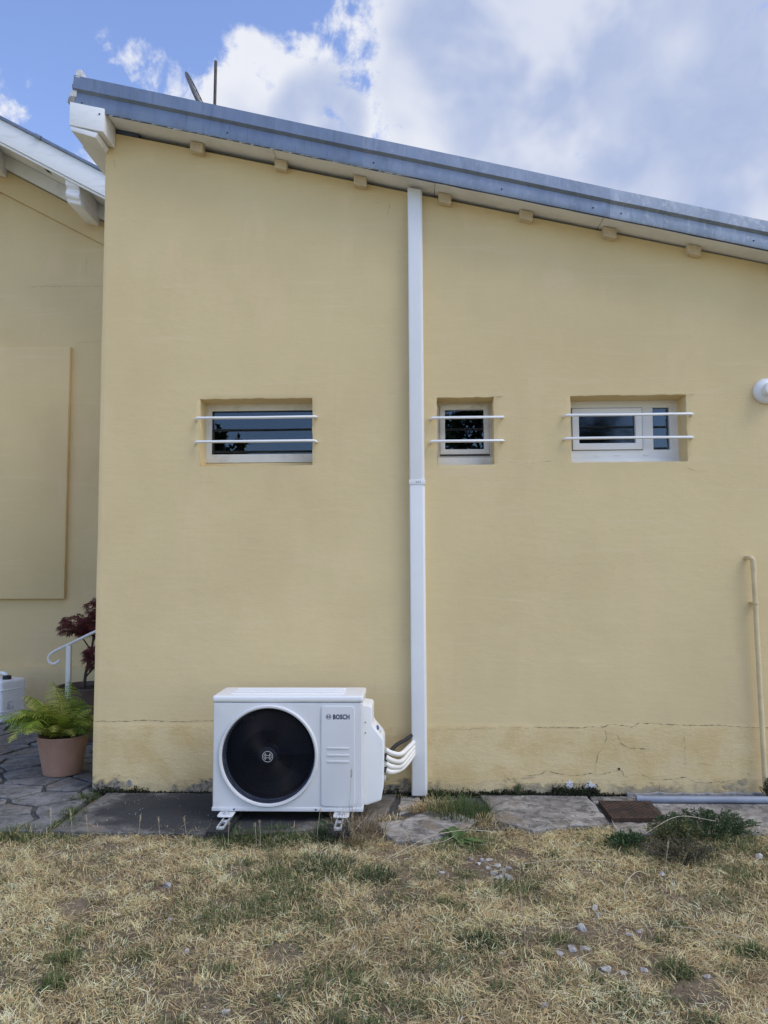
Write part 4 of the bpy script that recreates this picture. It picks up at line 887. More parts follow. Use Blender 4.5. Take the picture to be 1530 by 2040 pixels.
jc = thing('canister', 'white plastic canister with black cap by the left house', 'canister', (-4.05, 2.35, 0.02))
def canister():
    cx, cy = -3.985, 2.36; an = R(-24); c, s = math.cos(an), math.sin(an)
    W2, D2, Hh = 0.17, 0.14, 0.40
    T = lambda vs: [(cx + x * c - y * s, cy + x * s + y * c, z + 0.022) for x, y, z in vs]
    b = MB().box(-W2, W2, -D2, D2, 0, Hh); b.v = T(b.v); body = b.build('body', M_jerry, jc, bevel=0.035, seg=5)
    for z in (0.10, 0.30):
        b = MB().box(-W2 - 0.003, W2 + 0.003, -D2 - 0.003, D2 + 0.003, z, z + 0.012); b.v = T(b.v); b.build('moulded_rib', M_jerry, body, bevel=0.004)
    b = MB().tube([(-0.08, 0, 0.395), (-0.07, 0, 0.445), (0.0, 0, 0.45), (0.06, 0, 0.44), (0.075, 0, 0.395)], 0.016, 10); b.v = T(b.v); b.build('handle', M_jerry, jc, smooth=True)
    b = MB().lathe([(0.040, 0), (0.040, 0.035), (0.034, 0.040), (0.0, 0.041)], (0.105, -0.03, 0.395), 'Z', 24); b.v = T(b.v); b.build('cap', M_black, jc, smooth=True)
    r = random.Random(9)
    for k in range(4):                                   # marker scribble on the side face
        z = 0.13 + 0.017 * k; p = [(W2 + 0.0042, -0.075 + 0.012 * i + r.uniform(-.006, .006), z + r.uniform(-.018, .018)) for i in range(r.randint(4, 10))]
        b = MB().tube(p, 0.0022, 4); b.v = T(b.v); b.build('scribble', M_print_faint, body)
canister()

def leafmesh(name, V, F, C, mat, parent, smooth=False):
    return np_mesh(name, np.array(V), np.array(F), mat, np.array(C), parent, smooth)
def pot(root, c, rb, rt, h, mat, rimh=0.0):
    p = MB().lathe([(rb - 0.02, 0.0), (rb, 0.006), (rb + (rt - rb) * 0.5, h * 0.5), (rt - 0.002, h - 0.012), (rt + 0.002, h - 0.004), (rt - 0.002, h), (rt - 0.018, h), (rt - 0.022, h - 0.02), (rt - 0.03, h - 0.06), (0.0, h - 0.06)], c, 'Z', 48, False).build('pot', mat, root, smooth=True)
    mb = MB(); r = random.Random(4); mb.v = [(c[0], c[1], c[2] + h - 0.03)]
    for k in range(24):
        a = 2 * math.pi * k / 24; mb.v.append((c[0] + (rt - 0.026) * math.cos(a), c[1] + (rt - 0.026) * math.sin(a), c[2] + h - 0.045 + r.uniform(-.01, .01)))
    mb.f = [(0, 1 + k, 1 + (k + 1) % 24) for k in range(24)]
    mb.build('soil', M_pot_soil, root, smooth=True)

# fern
FP = (-2.515, 0.47, 0.018)
fern = thing('potted_fern', 'bright green fern in a terracotta pot beside the wall corner', 'potted plant', FP)
pot(fern, FP, 0.128, 0.178, 0.275, M_terra)
def frond(az, L, lift, droop, col, seed):
    r = random.Random(seed); V = []; F = []; C = []; n = 26
    p = Vector((FP[0] + r.uniform(-.05, .05), FP[1] + r.uniform(-.05, .05), FP[2] + 0.24)); th = lift; pts = []
    az0 = az
    for i in range(n + 1):
        d = Vector((math.cos(az0) * math.cos(th), math.sin(az0) * math.cos(th), math.sin(th)))
        pts.append((p.copy(), d)); p = p + d * (L / n); th -= droop / n * (0.4 + 1.4 * i / n); az0 += r.uniform(-.03, .03)
    side0 = Vector((-math.sin(az), math.cos(az), 0)); roll = r.uniform(-.5, .5)
    def tri(a, b, c, col): o = len(V); V.extend([tuple(a), tuple(b), tuple(c)]); F.append((o, o + 1, o + 2)); C.extend([col] * 3)
    for i in range(n):
        a, d = pts[i]; b = pts[i + 1][0]; w = side0 * 0.0025 * (1 - i / n * 0.7); tri(a - w, a + w, b, (0.13, 0.10, 0.03)); tri(a + w, b + w * .8, b, (0.13, 0.10, 0.03))
        t = i / n
        if t < 0.14: continue
        ln = L * 0.27 * (math.sin(math.pi * min(1, (t - 0.10) / 0.9) ** 0.72) ** 0.8) * r.uniform(0.85, 1.1) + 0.004
        up = side0.cross(d).normalized()
        if up.z < 0: up = -up
        for s in (-1, 1):
            sd = (side0 * math.cos(roll) + up * math.sin(roll) * s) * s
            dr = (sd * 0.9 + d * 0.42 + Vector((0, 0, -0.12 + r.uniform(-.12, .12)))).normalized()
            k = r.uniform(0.6, 1.35); cc = (col[0] * k, col[1] * k, col[2] * k); m = 5; wd = L / n * 0.62
            for j in range(m):                            # each pinna is cut into small teeth
                q0 = a + dr * ln * j / m + Vector((0, 0, -0.25 * ln * (j / m) ** 2)); q1 = a + dr * ln * (j + 1) / m + Vector((0, 0, -0.25 * ln * ((j + 1) / m) ** 2))
                wj = wd * (1 - 0.75 * j / m)
                tri(q0, q1, (q0 + q1) / 2 + d * wj, cc); tri(q1, q0, (q0 + q1) / 2 - d * wj * 0.9, cc)
    leafmesh('frond', V, F, C, M_leafcol, fern)
rf = random.Random(21)
for k in range(64):
    az = 2 * math.pi * k / 46 * 2.618 + rf.uniform(-.2, .2); inner = k % 3 == 0
    L = rf.uniform(0.34, 0.44) if inner else rf.uniform(0.36, 0.48)
    if math.cos(az) > 0.25: L *= 0.72
    if math.cos(az) < -0.4: L *= 1.10
    col = rf.choice([(0.20, 0.29, 0.035), (0.31, 0.40, 0.05), (0.13, 0.21, 0.03), (0.44, 0.47, 0.08), (0.19, 0.28, 0.04), (0.38, 0.38, 0.08)])
    frond(az, L, rf.uniform(1.1, 1.45) if inner else rf.uniform(0.75, 1.2), rf.uniform(0.9, 1.5) if inner else rf.uniform(1.2, 2.0), col, k)

# red maple
MP = (-2.815, 1.62, 0.018)
maple = thing('potted_maple', 'dark red small maple in a wide brown pot behind the handrail', 'potted plant', MP)
pot(maple, MP, 0.21, 0.27, 0.45, M_pot_dark)
tr = MB()
base = Vector((MP[0] - 0.05, MP[1], 0.40))
L1 = smooth_path([base, base + Vector((0.02, 0.0, 0.18)), base + Vector((0.06, 0.01, 0.36)), base + Vector((0.09, 0.0, 0.55)), base + Vector((0.16, 0.02, 0.80))], 5)
tr.tube(L1, [0.016 - 0.010 * i / (len(L1) - 1) for i in range(len(L1))], 8)
limbs = [((0.02, 0, 0.20), (0.10, -0.03, 0.30), (0.20, -0.05, 0.36)), ((0.06, 0.01, 0.36), (-0.02, -0.04, 0.50), (-0.12, -0.08, 0.60)), ((0.09, 0, 0.55), (0.0, -0.03, 0.64), (-0.16, -0.02, 0.66)), ((0.08, 0, 0.45), (0.14, -0.06, 0.52), (0.24, -0.06, 0.60)), ((0.02, 0, 0.14), (0.08, -.02, .2), (.2, -.04, .3))]
for l in limbs: tr.tube(smooth_path([base + Vector(p) for p in l], 4), [0.008 - 0.0006 * i for i in range(9)], 6)
tr.build('trunk', M_bark, maple, smooth=True)
V = []; F = []; C = []; rm = random.Random(8)
for (cx, cz, cy, rx, rz, n) in [(-0.06, 0.61, -0.03, 0.15, 0.085, 170), (0.06, 0.60, 0.0, 0.13, 0.08, 130), (0.16, 0.76, 0.0, 0.14, 0.09, 170), (0.24, 0.66, -0.02, 0.16, 0.11, 140), (0.12, 0.36, -0.04, 0.11, 0.06, 130), (0.2, 0.30, -0.02, 0.14, 0.06, 90)]:
    for _ in range(n):
        a = rm.uniform(0, 2 * math.pi); u = math.sqrt(rm.random()); w = rm.uniform(-1, 1)
        p = base + Vector((cx + rx * u * math.cos(a), cy + rx * 0.8 * u * math.sin(a), cz + rz * w * math.sqrt(1 - u * u * 0.6) - 0.05 * u * u))
        out = Vector((math.cos(a), math.sin(a), 0)); d = (out * 0.7 + Vector((rm.uniform(-.4, .4), rm.uniform(-.4, .4), rm.uniform(-.9, -.1)))).normalized()
        nrm = (Vector((rm.uniform(-.5, .5), -0.6 + rm.uniform(-.4, .4), 0.9))).normalized(); sd = d.cross(nrm).normalized()
        sz = rm.uniform(0.035, 0.06); k = rm.uniform(0.5, 1.7); col = (0.105 * k, 0.024 * k, 0.020 * k)
        for q, ln in ((-1.9, .5), (-1.2, .75), (-0.55, .92), (0, 1.0), (0.55, .92), (1.2, .75), (1.9, .5)):
            dd = d * math.cos(q) + sd * math.sin(q); pp = sd * math.cos(q) - d * math.sin(q)
            o = len(V); V += [tuple(p), tuple(p + dd * sz * ln * 0.45 + pp * sz * 0.09), tuple(p + dd * sz * ln + Vector((0, 0, -sz * .15))), tuple(p + dd * sz * ln * 0.45 - pp * sz * 0.09)]
            F += [(o, o + 1, o + 2), (o, o + 2, o + 3)]; C += [col] * 4
leafmesh('foliage', V, F, C, M_leafcol, maple)

# ------------------------------------------------------------------ grass and weeds
def blades(base, az, lean0, lean1, length, width, col0, col1, floor=None):
    """7-vertex curved blades; every argument is an array over blades."""
    n = len(base); V = np.zeros((n, 7, 3), np.float32); p = base.copy()
    h = np.stack([np.cos(az), np.sin(az), np.zeros(n)], 1); s = np.stack([-np.sin(az), np.cos(az), np.zeros(n)], 1)
    tw = rng.uniform(-0.5, 0.5, n)[:, None]; s = s * np.cos(tw) + np.array([0, 0, 1.0]) * np.sin(tw)
    for k in range(3):
        w = (width * (1.0, 0.9, 0.6)[k])[:, None] * 0.5
        V[:, 2 * k] = p - s * w; V[:, 2 * k + 1] = p + s * w
        th = lean0 + (lean1 - lean0) * (k / 2.0)
        p = p + (h * np.sin(th)[:, None] + np.array([0, 0, 1.0]) * np.cos(th)[:, None]) * (length / 3)[:, None]
        if floor is not None: p[:, 2] = np.maximum(p[:, 2], floor + 0.003 + 0.004 * ((k + 1) / 3))
    V[:, 6] = p
    o = (np.arange(n) * 7)[:, None, None]
    T = np.array([[0, 1, 3], [0, 3, 2], [2, 3, 5], [2, 5, 4], [4, 5, 6]])[None] + o
    f = np.array([0, 0, .4, .4, .75, .75, 1.0])[None, :, None]
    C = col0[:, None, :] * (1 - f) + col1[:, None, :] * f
    return V.reshape(-1, 3), T.reshape(-1, 3), C.reshape(-1, 3)
STRAW = np.array([(0.84, 0.67, 0.355), (0.76, 0.585, 0.30), (0.90, 0.755, 0.45), (0.60, 0.435, 0.215), (0.44, 0.30, 0.15), (0.82, 0.69, 0.42)])
GREEN = np.array([(0.12, 0.165, 0.055), (0.09, 0.135, 0.045), (0.17, 0.205, 0.075), (0.22, 0.235, 0.10), (0.085, 0.12, 0.05)])
def front_edge(x):                                        # where the lawn meets apron and patio
    x = np.asarray(x, float)
    e = np.interp(x, [-3, -2.1, -2.0, -1.5, -1.0, -0.45, -0.2, 0.1, 0.22, 0.4, 0.67, 0.95, 1.2, 1.5, 1.75, 2.2, 3], [-.72, -.72, -.70, -.73, -.74, -.66, -.80, -.86, -.78, -.52, -.64, -.57, -.62, -.58, -.60, -.62, -.6])
    return e + 0.03 + 0.20 * (fbm(NC, x, x * 0, 4.0, 4) - 0.5)
greens = [(-1.32, -2.13, .10, 1), (-1.28, -2.26, .10, .9), (-1.45, -1.95, .18, .6), (-0.95, -1.70, .20, .6), (-0.86, -1.78, .16, .8), (-0.60, -1.62, .22, .8), (-0.42, -1.72, .20, .7), (-0.42, -1.22, .16, 1), (-0.20, -1.31, .13, 1), (-0.64, -1.29, .15, .8), (-0.55, -1.45, .12, .6),
          (-0.95, -.80, .16, .9), (-.67, -.78, .16, .9), (-.45, -.80, .12, .9), (-1.2, -.80, .14, .6), (-2.2, -.76, .14, .8), (-1.95, -.78, .10, .6), (0.30, -.86, .20, .9), (0.48, -1.40, .17, .8), (0.55, -1.30, .13, .7), (0.62, -1.52, .12, .6), (1.14, -.86, .18, .9), (1.4, -.95, .2, .9), (1.7, -.80, .22, .9), (1.85, -.95, .2, .7), (1.55, -1.2, .16, .6),
          (0.27, -1.92, .12, .9), (0.20, -2.05, .14, .7), (0.95, -2.16, .08, .8), (0.60, -1.95, .1, .6), (1.28, -1.98, .08, .8), (-0.3, -2.2, .12, .6), (-0.45, -2.35, .1, .7), (0.05, -2.4, .15, .5), (-0.05, -1.55, .14, .5), (1.9, -1.3, .25, .5), (0.12, -1.75, .08, .7), (-1.05, -2.35, .10, .5), (0.75, -2.35, .2, .5), (1.3, -1.5, .2, .4), (-1.7, -1.3, .2, .3)]
_rg = random.Random(31)
for _ in range(95):
    greens.append((_rg.gauss(0.0, 0.85), _rg.uniform(-2.6, -0.85), _rg.uniform(0.025, 0.075), _rg.uniform(0.6, 1.0)))
bares = [(0.40, -1.17, .13), (0.32, -1.06, .07), (0.79, -1.66, .05), (0.69, -1.83, .04), (0.89, -1.85, .04), (0.61, -2.01, .06), (0.70, -2.15, .04), (0.77, -2.16, .035), (0.85, -2.14, .03), (1.06, -2.18, .035), (-1.147, -1.44, .06), (-0.88, -2.04, .035), (1.2, -1.25, .035), (0.142, -1.23, .03), (-1.03, -1.76, .03), (1.77, -1.0, .04), (-0.85, -1.25, .06), (1.0, -2.3, .09), (-0.5, -2.05, .07), (0.55, -0.98, .07), (-1.5, -1.65, .07)]
def lawn(n, region, kind):
    x0, x1, y0, y1 = region
    x = rng.uniform(x0, x1, n); y = rng.uniform(y0, y1, n)
    keep = y < front_edge(x) + rng.normal(0, 0.015, n)
    g = np.zeros(n)
    for gx, gy, gr, ga in greens: g = np.maximum(g, ga * np.exp(-((x - gx) ** 2 + (y - gy) ** 2 * 1.3) / (gr * gr)))
    pat = fbm(NB, x, y, 2.1, 4); g = np.clip(g * (0.15 + 1.7 * fbm(NA, x, y, 11.0, 3)) + np.clip(pat - 0.565, 0, 1) * 1.5 + np.clip(fbm(NC, x + 3, y - 5, 9.0, 3) - 0.66, 0, 1) * 2.2, 0, 1)
    bare = fbm(NC, x + 9, y, 3.0, 4)
    for bx, by, br in bares: keep &= ((x - bx) ** 2 + ((y - by) * 0.8) ** 2 > br * br) | (rng.random(n) < 0.22)
    if kind == 'straw': keep &= (rng.random(n) < np.clip(1.12 - 1.0 * g, 0.12, 1)) & (rng.random(n) < np.clip(0.12 + (bare - 0.37) * 5.0, 0.10, 1))
    else: keep &= rng.random(n) < np.clip(g * 0.95 + 0.012, 0, 1)
    x, y, g, bare = x[keep], y[keep], g[keep], bare[keep]; m = len(x); z = gz(x, y)
    az = rng.uniform(0, 2 * math.pi, m); tone = fbm(NA, x + 4, y + 7, 5.0, 3)[:, None]
    # a good half of the blades belong to matted clumps that share a lie and a shade
    nc = max(60, int(3.2 * 150 * (x1 - x0) * (y1 - y0) / 3)); cx = rng.uniform(x0, x1, nc); cy = rng.uniform(y0, y1, nc); ca = rng.uniform(0, 2 * math.pi, nc); ck = rng.uniform(0.55, 1.35, nc)
    inc = rng.random(m) < 0.55; k = rng.integers(0, nc, m); sg = 0.022
    nx = cx[k] + rng.normal(0, sg, m); ny = cy[k] + rng.normal(0, sg, m); inc &= (ny < front_edge(nx)) & (kind == 'straw')
    gg = np.zeros(m)
    for gx, gy, gr, ga in greens: gg = np.maximum(gg, ga * np.exp(-((nx - gx) ** 2 + (ny - gy) ** 2 * 1.3) / (gr * gr)))
    inc &= rng.random(m) > gg * 0.9
    for bx, by, br in bares: inc &= ((nx - bx) ** 2 + ((ny - by) * 0.8) ** 2 > br * br)
    x = np.where(inc, nx, x); y = np.where(inc, ny, y); az = np.where(inc, ca[k] + rng.normal(0, 0.55, m), az); shade = np.where(inc, ck[k], 1.0)[:, None]; z = gz(x, y)
    edge_h = 1 + 0.9 * np.exp(-np.clip(front_edge(x) - y, 0, 9) / 0.07)
    base = np.stack([x, y, z - 0.002], 1)
    if kind == 'straw':
        up = rng.random(m) < 0.30
        l0 = np.where(up, rng.uniform(0.0, 0.7, m), rng.uniform(0.9, 1.45, m)); l1 = np.where(up, l0 + rng.uniform(0.1, 1.0, m), rng.uniform(1.2, 1.75, m))
        ln = np.where(up, rng.uniform(0.010, 0.036, m), rng.uniform(0.016, 0.060, m)); wd = rng.uniform(0.0014, 0.0032, m)
        base[:, 2] += np.where(up, 0, rng.random(m) ** 2 * 0.02)
        c = STRAW[rng.choice(6, m, p=[.26, .2, .18, .15, .09, .12])] * rng.uniform(0.72, 1.15, (m, 1)) * (0.48 + 1.2 * tone) * shade; c = np.minimum(c, 0.86)
        c0, c1 = c * 0.9, c * 1.04; ln = ln * edge_h
    else:
        l0 = rng.uniform(0.0, 0.9, m); l1 = l0 + rng.uniform(0.2, 1.1, m); ln = rng.uniform(0.012, 0.05, m) * (0.7 + 0.6 * g); wd = rng.uniform(0.0018, 0.0040, m)
        c = GREEN[rng.choice(5, m)] * rng.uniform(0.75, 1.3, (m, 1)); mixd = (rng.random((m, 1)) < 0.18)
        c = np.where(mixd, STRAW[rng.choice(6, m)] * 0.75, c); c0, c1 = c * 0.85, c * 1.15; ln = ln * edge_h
    return blades(base, az, l0, l1, ln, wd, c0, c1, z)
def join(parts):
    V, T, C = [], [], []; o = 0
    for v, t, c in parts: V.append(v); T.append(t + o); C.append(c); o += len(v)
    return np.concatenate(V), np.concatenate(T), np.concatenate(C)
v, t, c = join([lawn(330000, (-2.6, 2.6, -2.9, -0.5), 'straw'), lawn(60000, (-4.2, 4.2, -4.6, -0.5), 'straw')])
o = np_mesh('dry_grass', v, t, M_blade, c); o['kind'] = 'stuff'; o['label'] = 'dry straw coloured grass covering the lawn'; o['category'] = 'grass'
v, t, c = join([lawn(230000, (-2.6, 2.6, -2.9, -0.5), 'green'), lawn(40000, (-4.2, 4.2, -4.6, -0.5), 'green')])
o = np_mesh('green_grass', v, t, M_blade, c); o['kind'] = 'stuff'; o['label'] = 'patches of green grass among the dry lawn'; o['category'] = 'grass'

def tuft(name, label, cat, c, rad, n, length, lean, cols, width=(0.002, 0.005), group=None, sq=1.0):
    a = rng.uniform(0, 2 * math.pi, n); r = rad * np.sqrt(rng.random(n))
    x = c[0] + r * np.cos(a); y = c[1] + r * np.sin(a) * sq
    z = np.full(n, c[2]) if len(c) > 2 else np.maximum(gz(x, y), -0.005)
    az = np.where(rng.random(n) < 0.65, a + rng.normal(0, 0.5, n), rng.uniform(0, 6.28, n))
    l0 = rng.uniform(0, lean, n); l1 = l0 + rng.uniform(0.2, 1.2, n); ln = rng.uniform(*length, n) * (1 - 0.45 * r / rad); wd = rng.uniform(*width, n)
    cc = np.array(cols)[rng.integers(0, len(cols), n)] * rng.uniform(0.7, 1.3, (n, 1))
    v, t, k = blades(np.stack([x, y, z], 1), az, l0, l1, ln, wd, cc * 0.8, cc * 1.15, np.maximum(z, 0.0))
    return tag(np_mesh(name, v, t, M_blade, k), label, cat, group)
G2 = [(0.075, 0.12, 0.035), (0.055, 0.10, 0.03), (0.10, 0.145, 0.045), (0.14, 0.155, 0.06)]
G3 = [(0.05, 0.085, 0.04), (0.065, 0.10, 0.045), (0.04, 0.07, 0.03), (0.10, 0.13, 0.07)]
DRY = [tuple(s * 0.85) for s in STRAW]
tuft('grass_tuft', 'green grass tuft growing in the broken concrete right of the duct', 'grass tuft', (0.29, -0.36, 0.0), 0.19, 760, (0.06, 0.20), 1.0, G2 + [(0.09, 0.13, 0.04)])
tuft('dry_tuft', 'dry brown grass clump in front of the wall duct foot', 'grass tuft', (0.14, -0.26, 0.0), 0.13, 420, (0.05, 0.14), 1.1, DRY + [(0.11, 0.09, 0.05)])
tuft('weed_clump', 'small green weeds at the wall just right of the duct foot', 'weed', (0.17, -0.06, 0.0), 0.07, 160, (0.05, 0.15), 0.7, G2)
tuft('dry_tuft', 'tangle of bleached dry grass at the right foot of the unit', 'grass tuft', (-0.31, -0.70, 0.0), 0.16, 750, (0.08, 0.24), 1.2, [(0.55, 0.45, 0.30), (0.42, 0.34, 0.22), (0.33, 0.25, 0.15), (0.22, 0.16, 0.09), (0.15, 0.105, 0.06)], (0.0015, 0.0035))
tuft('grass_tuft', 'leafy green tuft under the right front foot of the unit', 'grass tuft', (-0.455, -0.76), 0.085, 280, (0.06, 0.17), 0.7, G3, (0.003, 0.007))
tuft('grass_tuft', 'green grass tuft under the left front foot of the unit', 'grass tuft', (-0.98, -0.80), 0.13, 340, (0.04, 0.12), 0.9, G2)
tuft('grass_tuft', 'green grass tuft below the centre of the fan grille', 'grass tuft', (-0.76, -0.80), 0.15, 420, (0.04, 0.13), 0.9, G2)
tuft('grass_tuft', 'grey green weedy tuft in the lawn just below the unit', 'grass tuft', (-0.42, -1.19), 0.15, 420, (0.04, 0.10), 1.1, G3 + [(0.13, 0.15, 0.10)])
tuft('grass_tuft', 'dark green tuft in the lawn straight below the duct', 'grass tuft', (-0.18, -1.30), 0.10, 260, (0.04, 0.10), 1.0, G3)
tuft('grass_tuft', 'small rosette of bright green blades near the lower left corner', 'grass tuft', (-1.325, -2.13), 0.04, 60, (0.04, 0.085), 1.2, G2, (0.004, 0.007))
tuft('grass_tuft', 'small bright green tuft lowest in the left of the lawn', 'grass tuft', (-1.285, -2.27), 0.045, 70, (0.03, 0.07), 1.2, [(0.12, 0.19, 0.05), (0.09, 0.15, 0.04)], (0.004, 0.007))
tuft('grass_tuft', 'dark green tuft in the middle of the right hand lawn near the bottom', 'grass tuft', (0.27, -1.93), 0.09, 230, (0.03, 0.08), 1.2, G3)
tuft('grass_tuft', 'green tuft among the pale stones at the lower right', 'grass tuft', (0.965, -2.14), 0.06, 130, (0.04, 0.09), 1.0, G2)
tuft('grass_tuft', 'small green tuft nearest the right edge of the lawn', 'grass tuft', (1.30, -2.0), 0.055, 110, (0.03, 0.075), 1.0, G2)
for k, (x, y, lb) in enumerate([(-2.04, -0.42, 'green weeds in the joint between paving and concrete, middle clump'), (-2.10, -0.10, 'green weeds in the joint beside the wall corner'), (-1.99, -0.62, 'green weeds in the joint between paving and concrete, nearest the lawn')]):
    tuft('weed_clump', lb, 'weed', (x, y, 0.004), 0.085, 230, (0.03, 0.095), 1.0, G2 + [(0.20, 0.19, 0.09)], group='weeds along the paving joint')
tuft('grass_tuft', 'green tuft at the front edge of the flagstones, far left', 'grass tuft', (-2.24, -0.76), 0.12, 220, (0.03, 0.09), 0.9, G2 + [(0.25, 0.22, 0.11)])

tuft('dry_tuft', 'dry grass in the gap between the dark slab and the broken slab', 'grass tuft', (-0.13, -0.50, 0.0), 0.09, 200, (0.03, 0.09), 1.3, DRY + [(0.12, 0.09, 0.05)])
tuft('dry_tuft', 'dry grass along the upper edge of the broken slab', 'grass tuft', (0.03, -0.30, 0.0), 0.11, 300, (0.03, 0.08), 1.3, DRY + [(0.12, 0.09, 0.05)], sq=0.45)
tuft('dry_tuft', 'brown grass between the broken slab and the right hand slab', 'grass tuft', (0.43, -0.50, 0.0), 0.09, 260, (0.03, 0.09), 1.2, DRY + [(0.13, 0.13, 0.06)], sq=1.3)
tuft('weed_clump', 'low weeds at the wall foot between unit and duct', 'weed', (-0.06, -0.03, 0.01), 0.07, 90, (0.02, 0.05), 1.0, DRY + G3, sq=0.4)
# feathery bush beside the iron cover, and the twiggy dark one in front of it
def bush(name, label, c, rad, h, nst, cols, leaf, dens, stemc):
    root = thing(name, label, 'bush', c); rb_ = np.random.default_rng(int(abs(c[0]) * 1000)); S = MB(); V = []; F = []; C = []
    for k in range(nst):
        a = rb_.uniform(0, 6.28); r = rad * math.sqrt(rb_.random()); top = Vector((c[0] + r * math.cos(a), c[1] + 0.75 * r * math.sin(a), c[2] + h * (1 - 0.55 * (r / rad) ** 2) * rb_.uniform(0.6, 1.05)))
        b = Vector((c[0] + 0.45 * r * math.cos(a), c[1] + 0.35 * r * math.sin(a), c[2])); mid = (b + top) / 2 + Vector((rb_.uniform(-.02, .02), rb_.uniform(-.02, .02), 0.02))
        S.tube([b, mid, top], [0.0022, 0.0016, 0.0008], 4, False)
        for j in range(dens):
            t = rb_.uniform(0.2, 1.0); p = (b * (1 - t) ** 2 + mid * 2 * t * (1 - t) + top * t * t)
            d = Vector((rb_.normal(), rb_.normal(), rb_.normal() * 0.5 + 0.5)).normalized(); s = d.cross(Vector((rb_.normal(), rb_.normal(), rb_.normal()))).normalized()
            l = leaf * rb_.uniform(0.6, 1.3); w = l * 0.17; k_ = rb_.uniform(0.7, 1.35); cl_ = cols[rb_.integers(len(cols))]; q = len(V)
            V.extend([tuple(p), tuple(p + d * l * .5 + s * w), tuple(p + d * l), tuple(p + d * l * .5 - s * w)]); F.extend([(q, q + 1, q + 2), (q, q + 2, q + 3)]); C.extend([tuple(v * k_ for v in cl_)] * 4)
    S.build('stems', stemc, root, kind='stuff')
    if V: leafmesh('foliage', V, F, C, M_leafcol, root)
M_stem_g = simple('green_stem', (0.07, 0.09, 0.035, 1), None, 0.8, 10, 2, 0); M_stem_b = simple('brown_twig', (0.14, 0.11, 0.07, 1), (0.05, 0.04, 0.03, 1), 0.9, 20, 3, 0)
bush('green_bush', 'low feathery green weed bush beside the rusty cover', (1.66, -0.62, 0.0), 0.30, 0.115, 140, [(0.055, 0.095, 0.04), (0.075, 0.12, 0.055), (0.045, 0.075, 0.035), (0.10, 0.125, 0.06)], 0.019, 26, M_stem_g)
bush('yellowing_bush', 'olive and yellowing weed in front of the rusty cover', (1.42, -0.78, 0.0), 0.17, 0.13, 90, [(0.12, 0.13, 0.05), (0.17, 0.15, 0.06), (0.085, 0.10, 0.045)], 0.020, 18, M_stem_g)
bush('twiggy_bush', 'dark half dead twiggy bush in the lawn below the green bush', (1.36, -1.02, 0.0), 0.22, 0.10, 130, [(0.06, 0.07, 0.035), (0.10, 0.10, 0.055), (0.17, 0.14, 0.085)], 0.016, 9, M_stem_b)
bush('leafy_weed', 'dark green leafy weed flat in the grass before the cover', (1.15, -0.84, 0.0), 0.12, 0.06, 60, [(0.05, 0.09, 0.035), (0.07, 0.115, 0.045)], 0.028, 9, M_stem_g)
bush('climbing_weed', 'small weed climbing at the foot of the beige pipe', (2.235, -0.085, 0.03), 0.05, 0.16, 26, [(0.04, 0.06, 0.022), (0.06, 0.08, 0.03)], 0.018, 14, M_stem_b)
bush('wall_weed', 'tiny weed sprouting from the wall foot between duct and cover', (0.68, -0.03, 0.03), 0.035, 0.07, 14, [(0.07, 0.11, 0.035), (0.09, 0.13, 0.04)], 0.014, 9, M_stem_g)

# broad-leaved dock beside the broken slab
dock = thing('dock_plant', 'broad leaved green dock plant at the edge of the broken slab', 'weed', (0.24, -0.80, 0.0))
for az, L, w, lift, k in [(2.6, 0.13, 0.052, 0.9, 1.0), (2.0, 0.12, 0.055, 1.1, 0.9), (-0.35, 0.19, 0.045, 0.35, 1.35), (0.5, 0.10, 0.04, 0.9, 0.9), (3.5, 0.12, 0.045, 0.5, 0.8), (-1.3, 0.11, 0.045, 0.6, 1.1), (1.3, 0.11, 0.05, 1.0, 0.85), (-0.8, 0.13, 0.04, 0.4, 1.0)]:
    V = []; F = []; C = []; n = 7; d = Vector((math.cos(az), math.sin(az), 0)); s = Vector((-math.sin(az), math.cos(az), 0)); p = Vector((0.24, -0.80, 0.0)); th = lift
    for i in range(n + 1):
        t = i / n; ww = w * math.sin(math.pi * min(1, t * 0.93 + 0.05)) ** 0.8 * 0.5 * (1 + 0.18 * math.sin(i * 2.7))
        col = (0.085 * k, 0.155 * k, 0.040 * k)
        V += [tuple(p + s * ww + Vector((0, 0, ww * 0.45))), tuple(p), tuple(p - s * ww + Vector((0, 0, ww * 0.45)))]; C += [col, (0.13 * k, 0.19 * k, 0.07 * k), col]
        p = p + (d * math.cos(th) + Vector((0, 0, math.sin(th)))) * L / n; th -= 0.24; p.z = max(p.z, 0.012)
    for i in range(n):
        for j in (0, 1): a = i * 3 + j; F += [(a, a + 1, a + 4), (a, a + 4, a + 3)]
    leafmesh('leaf', V, F, C, M_leafcol, dock, True)

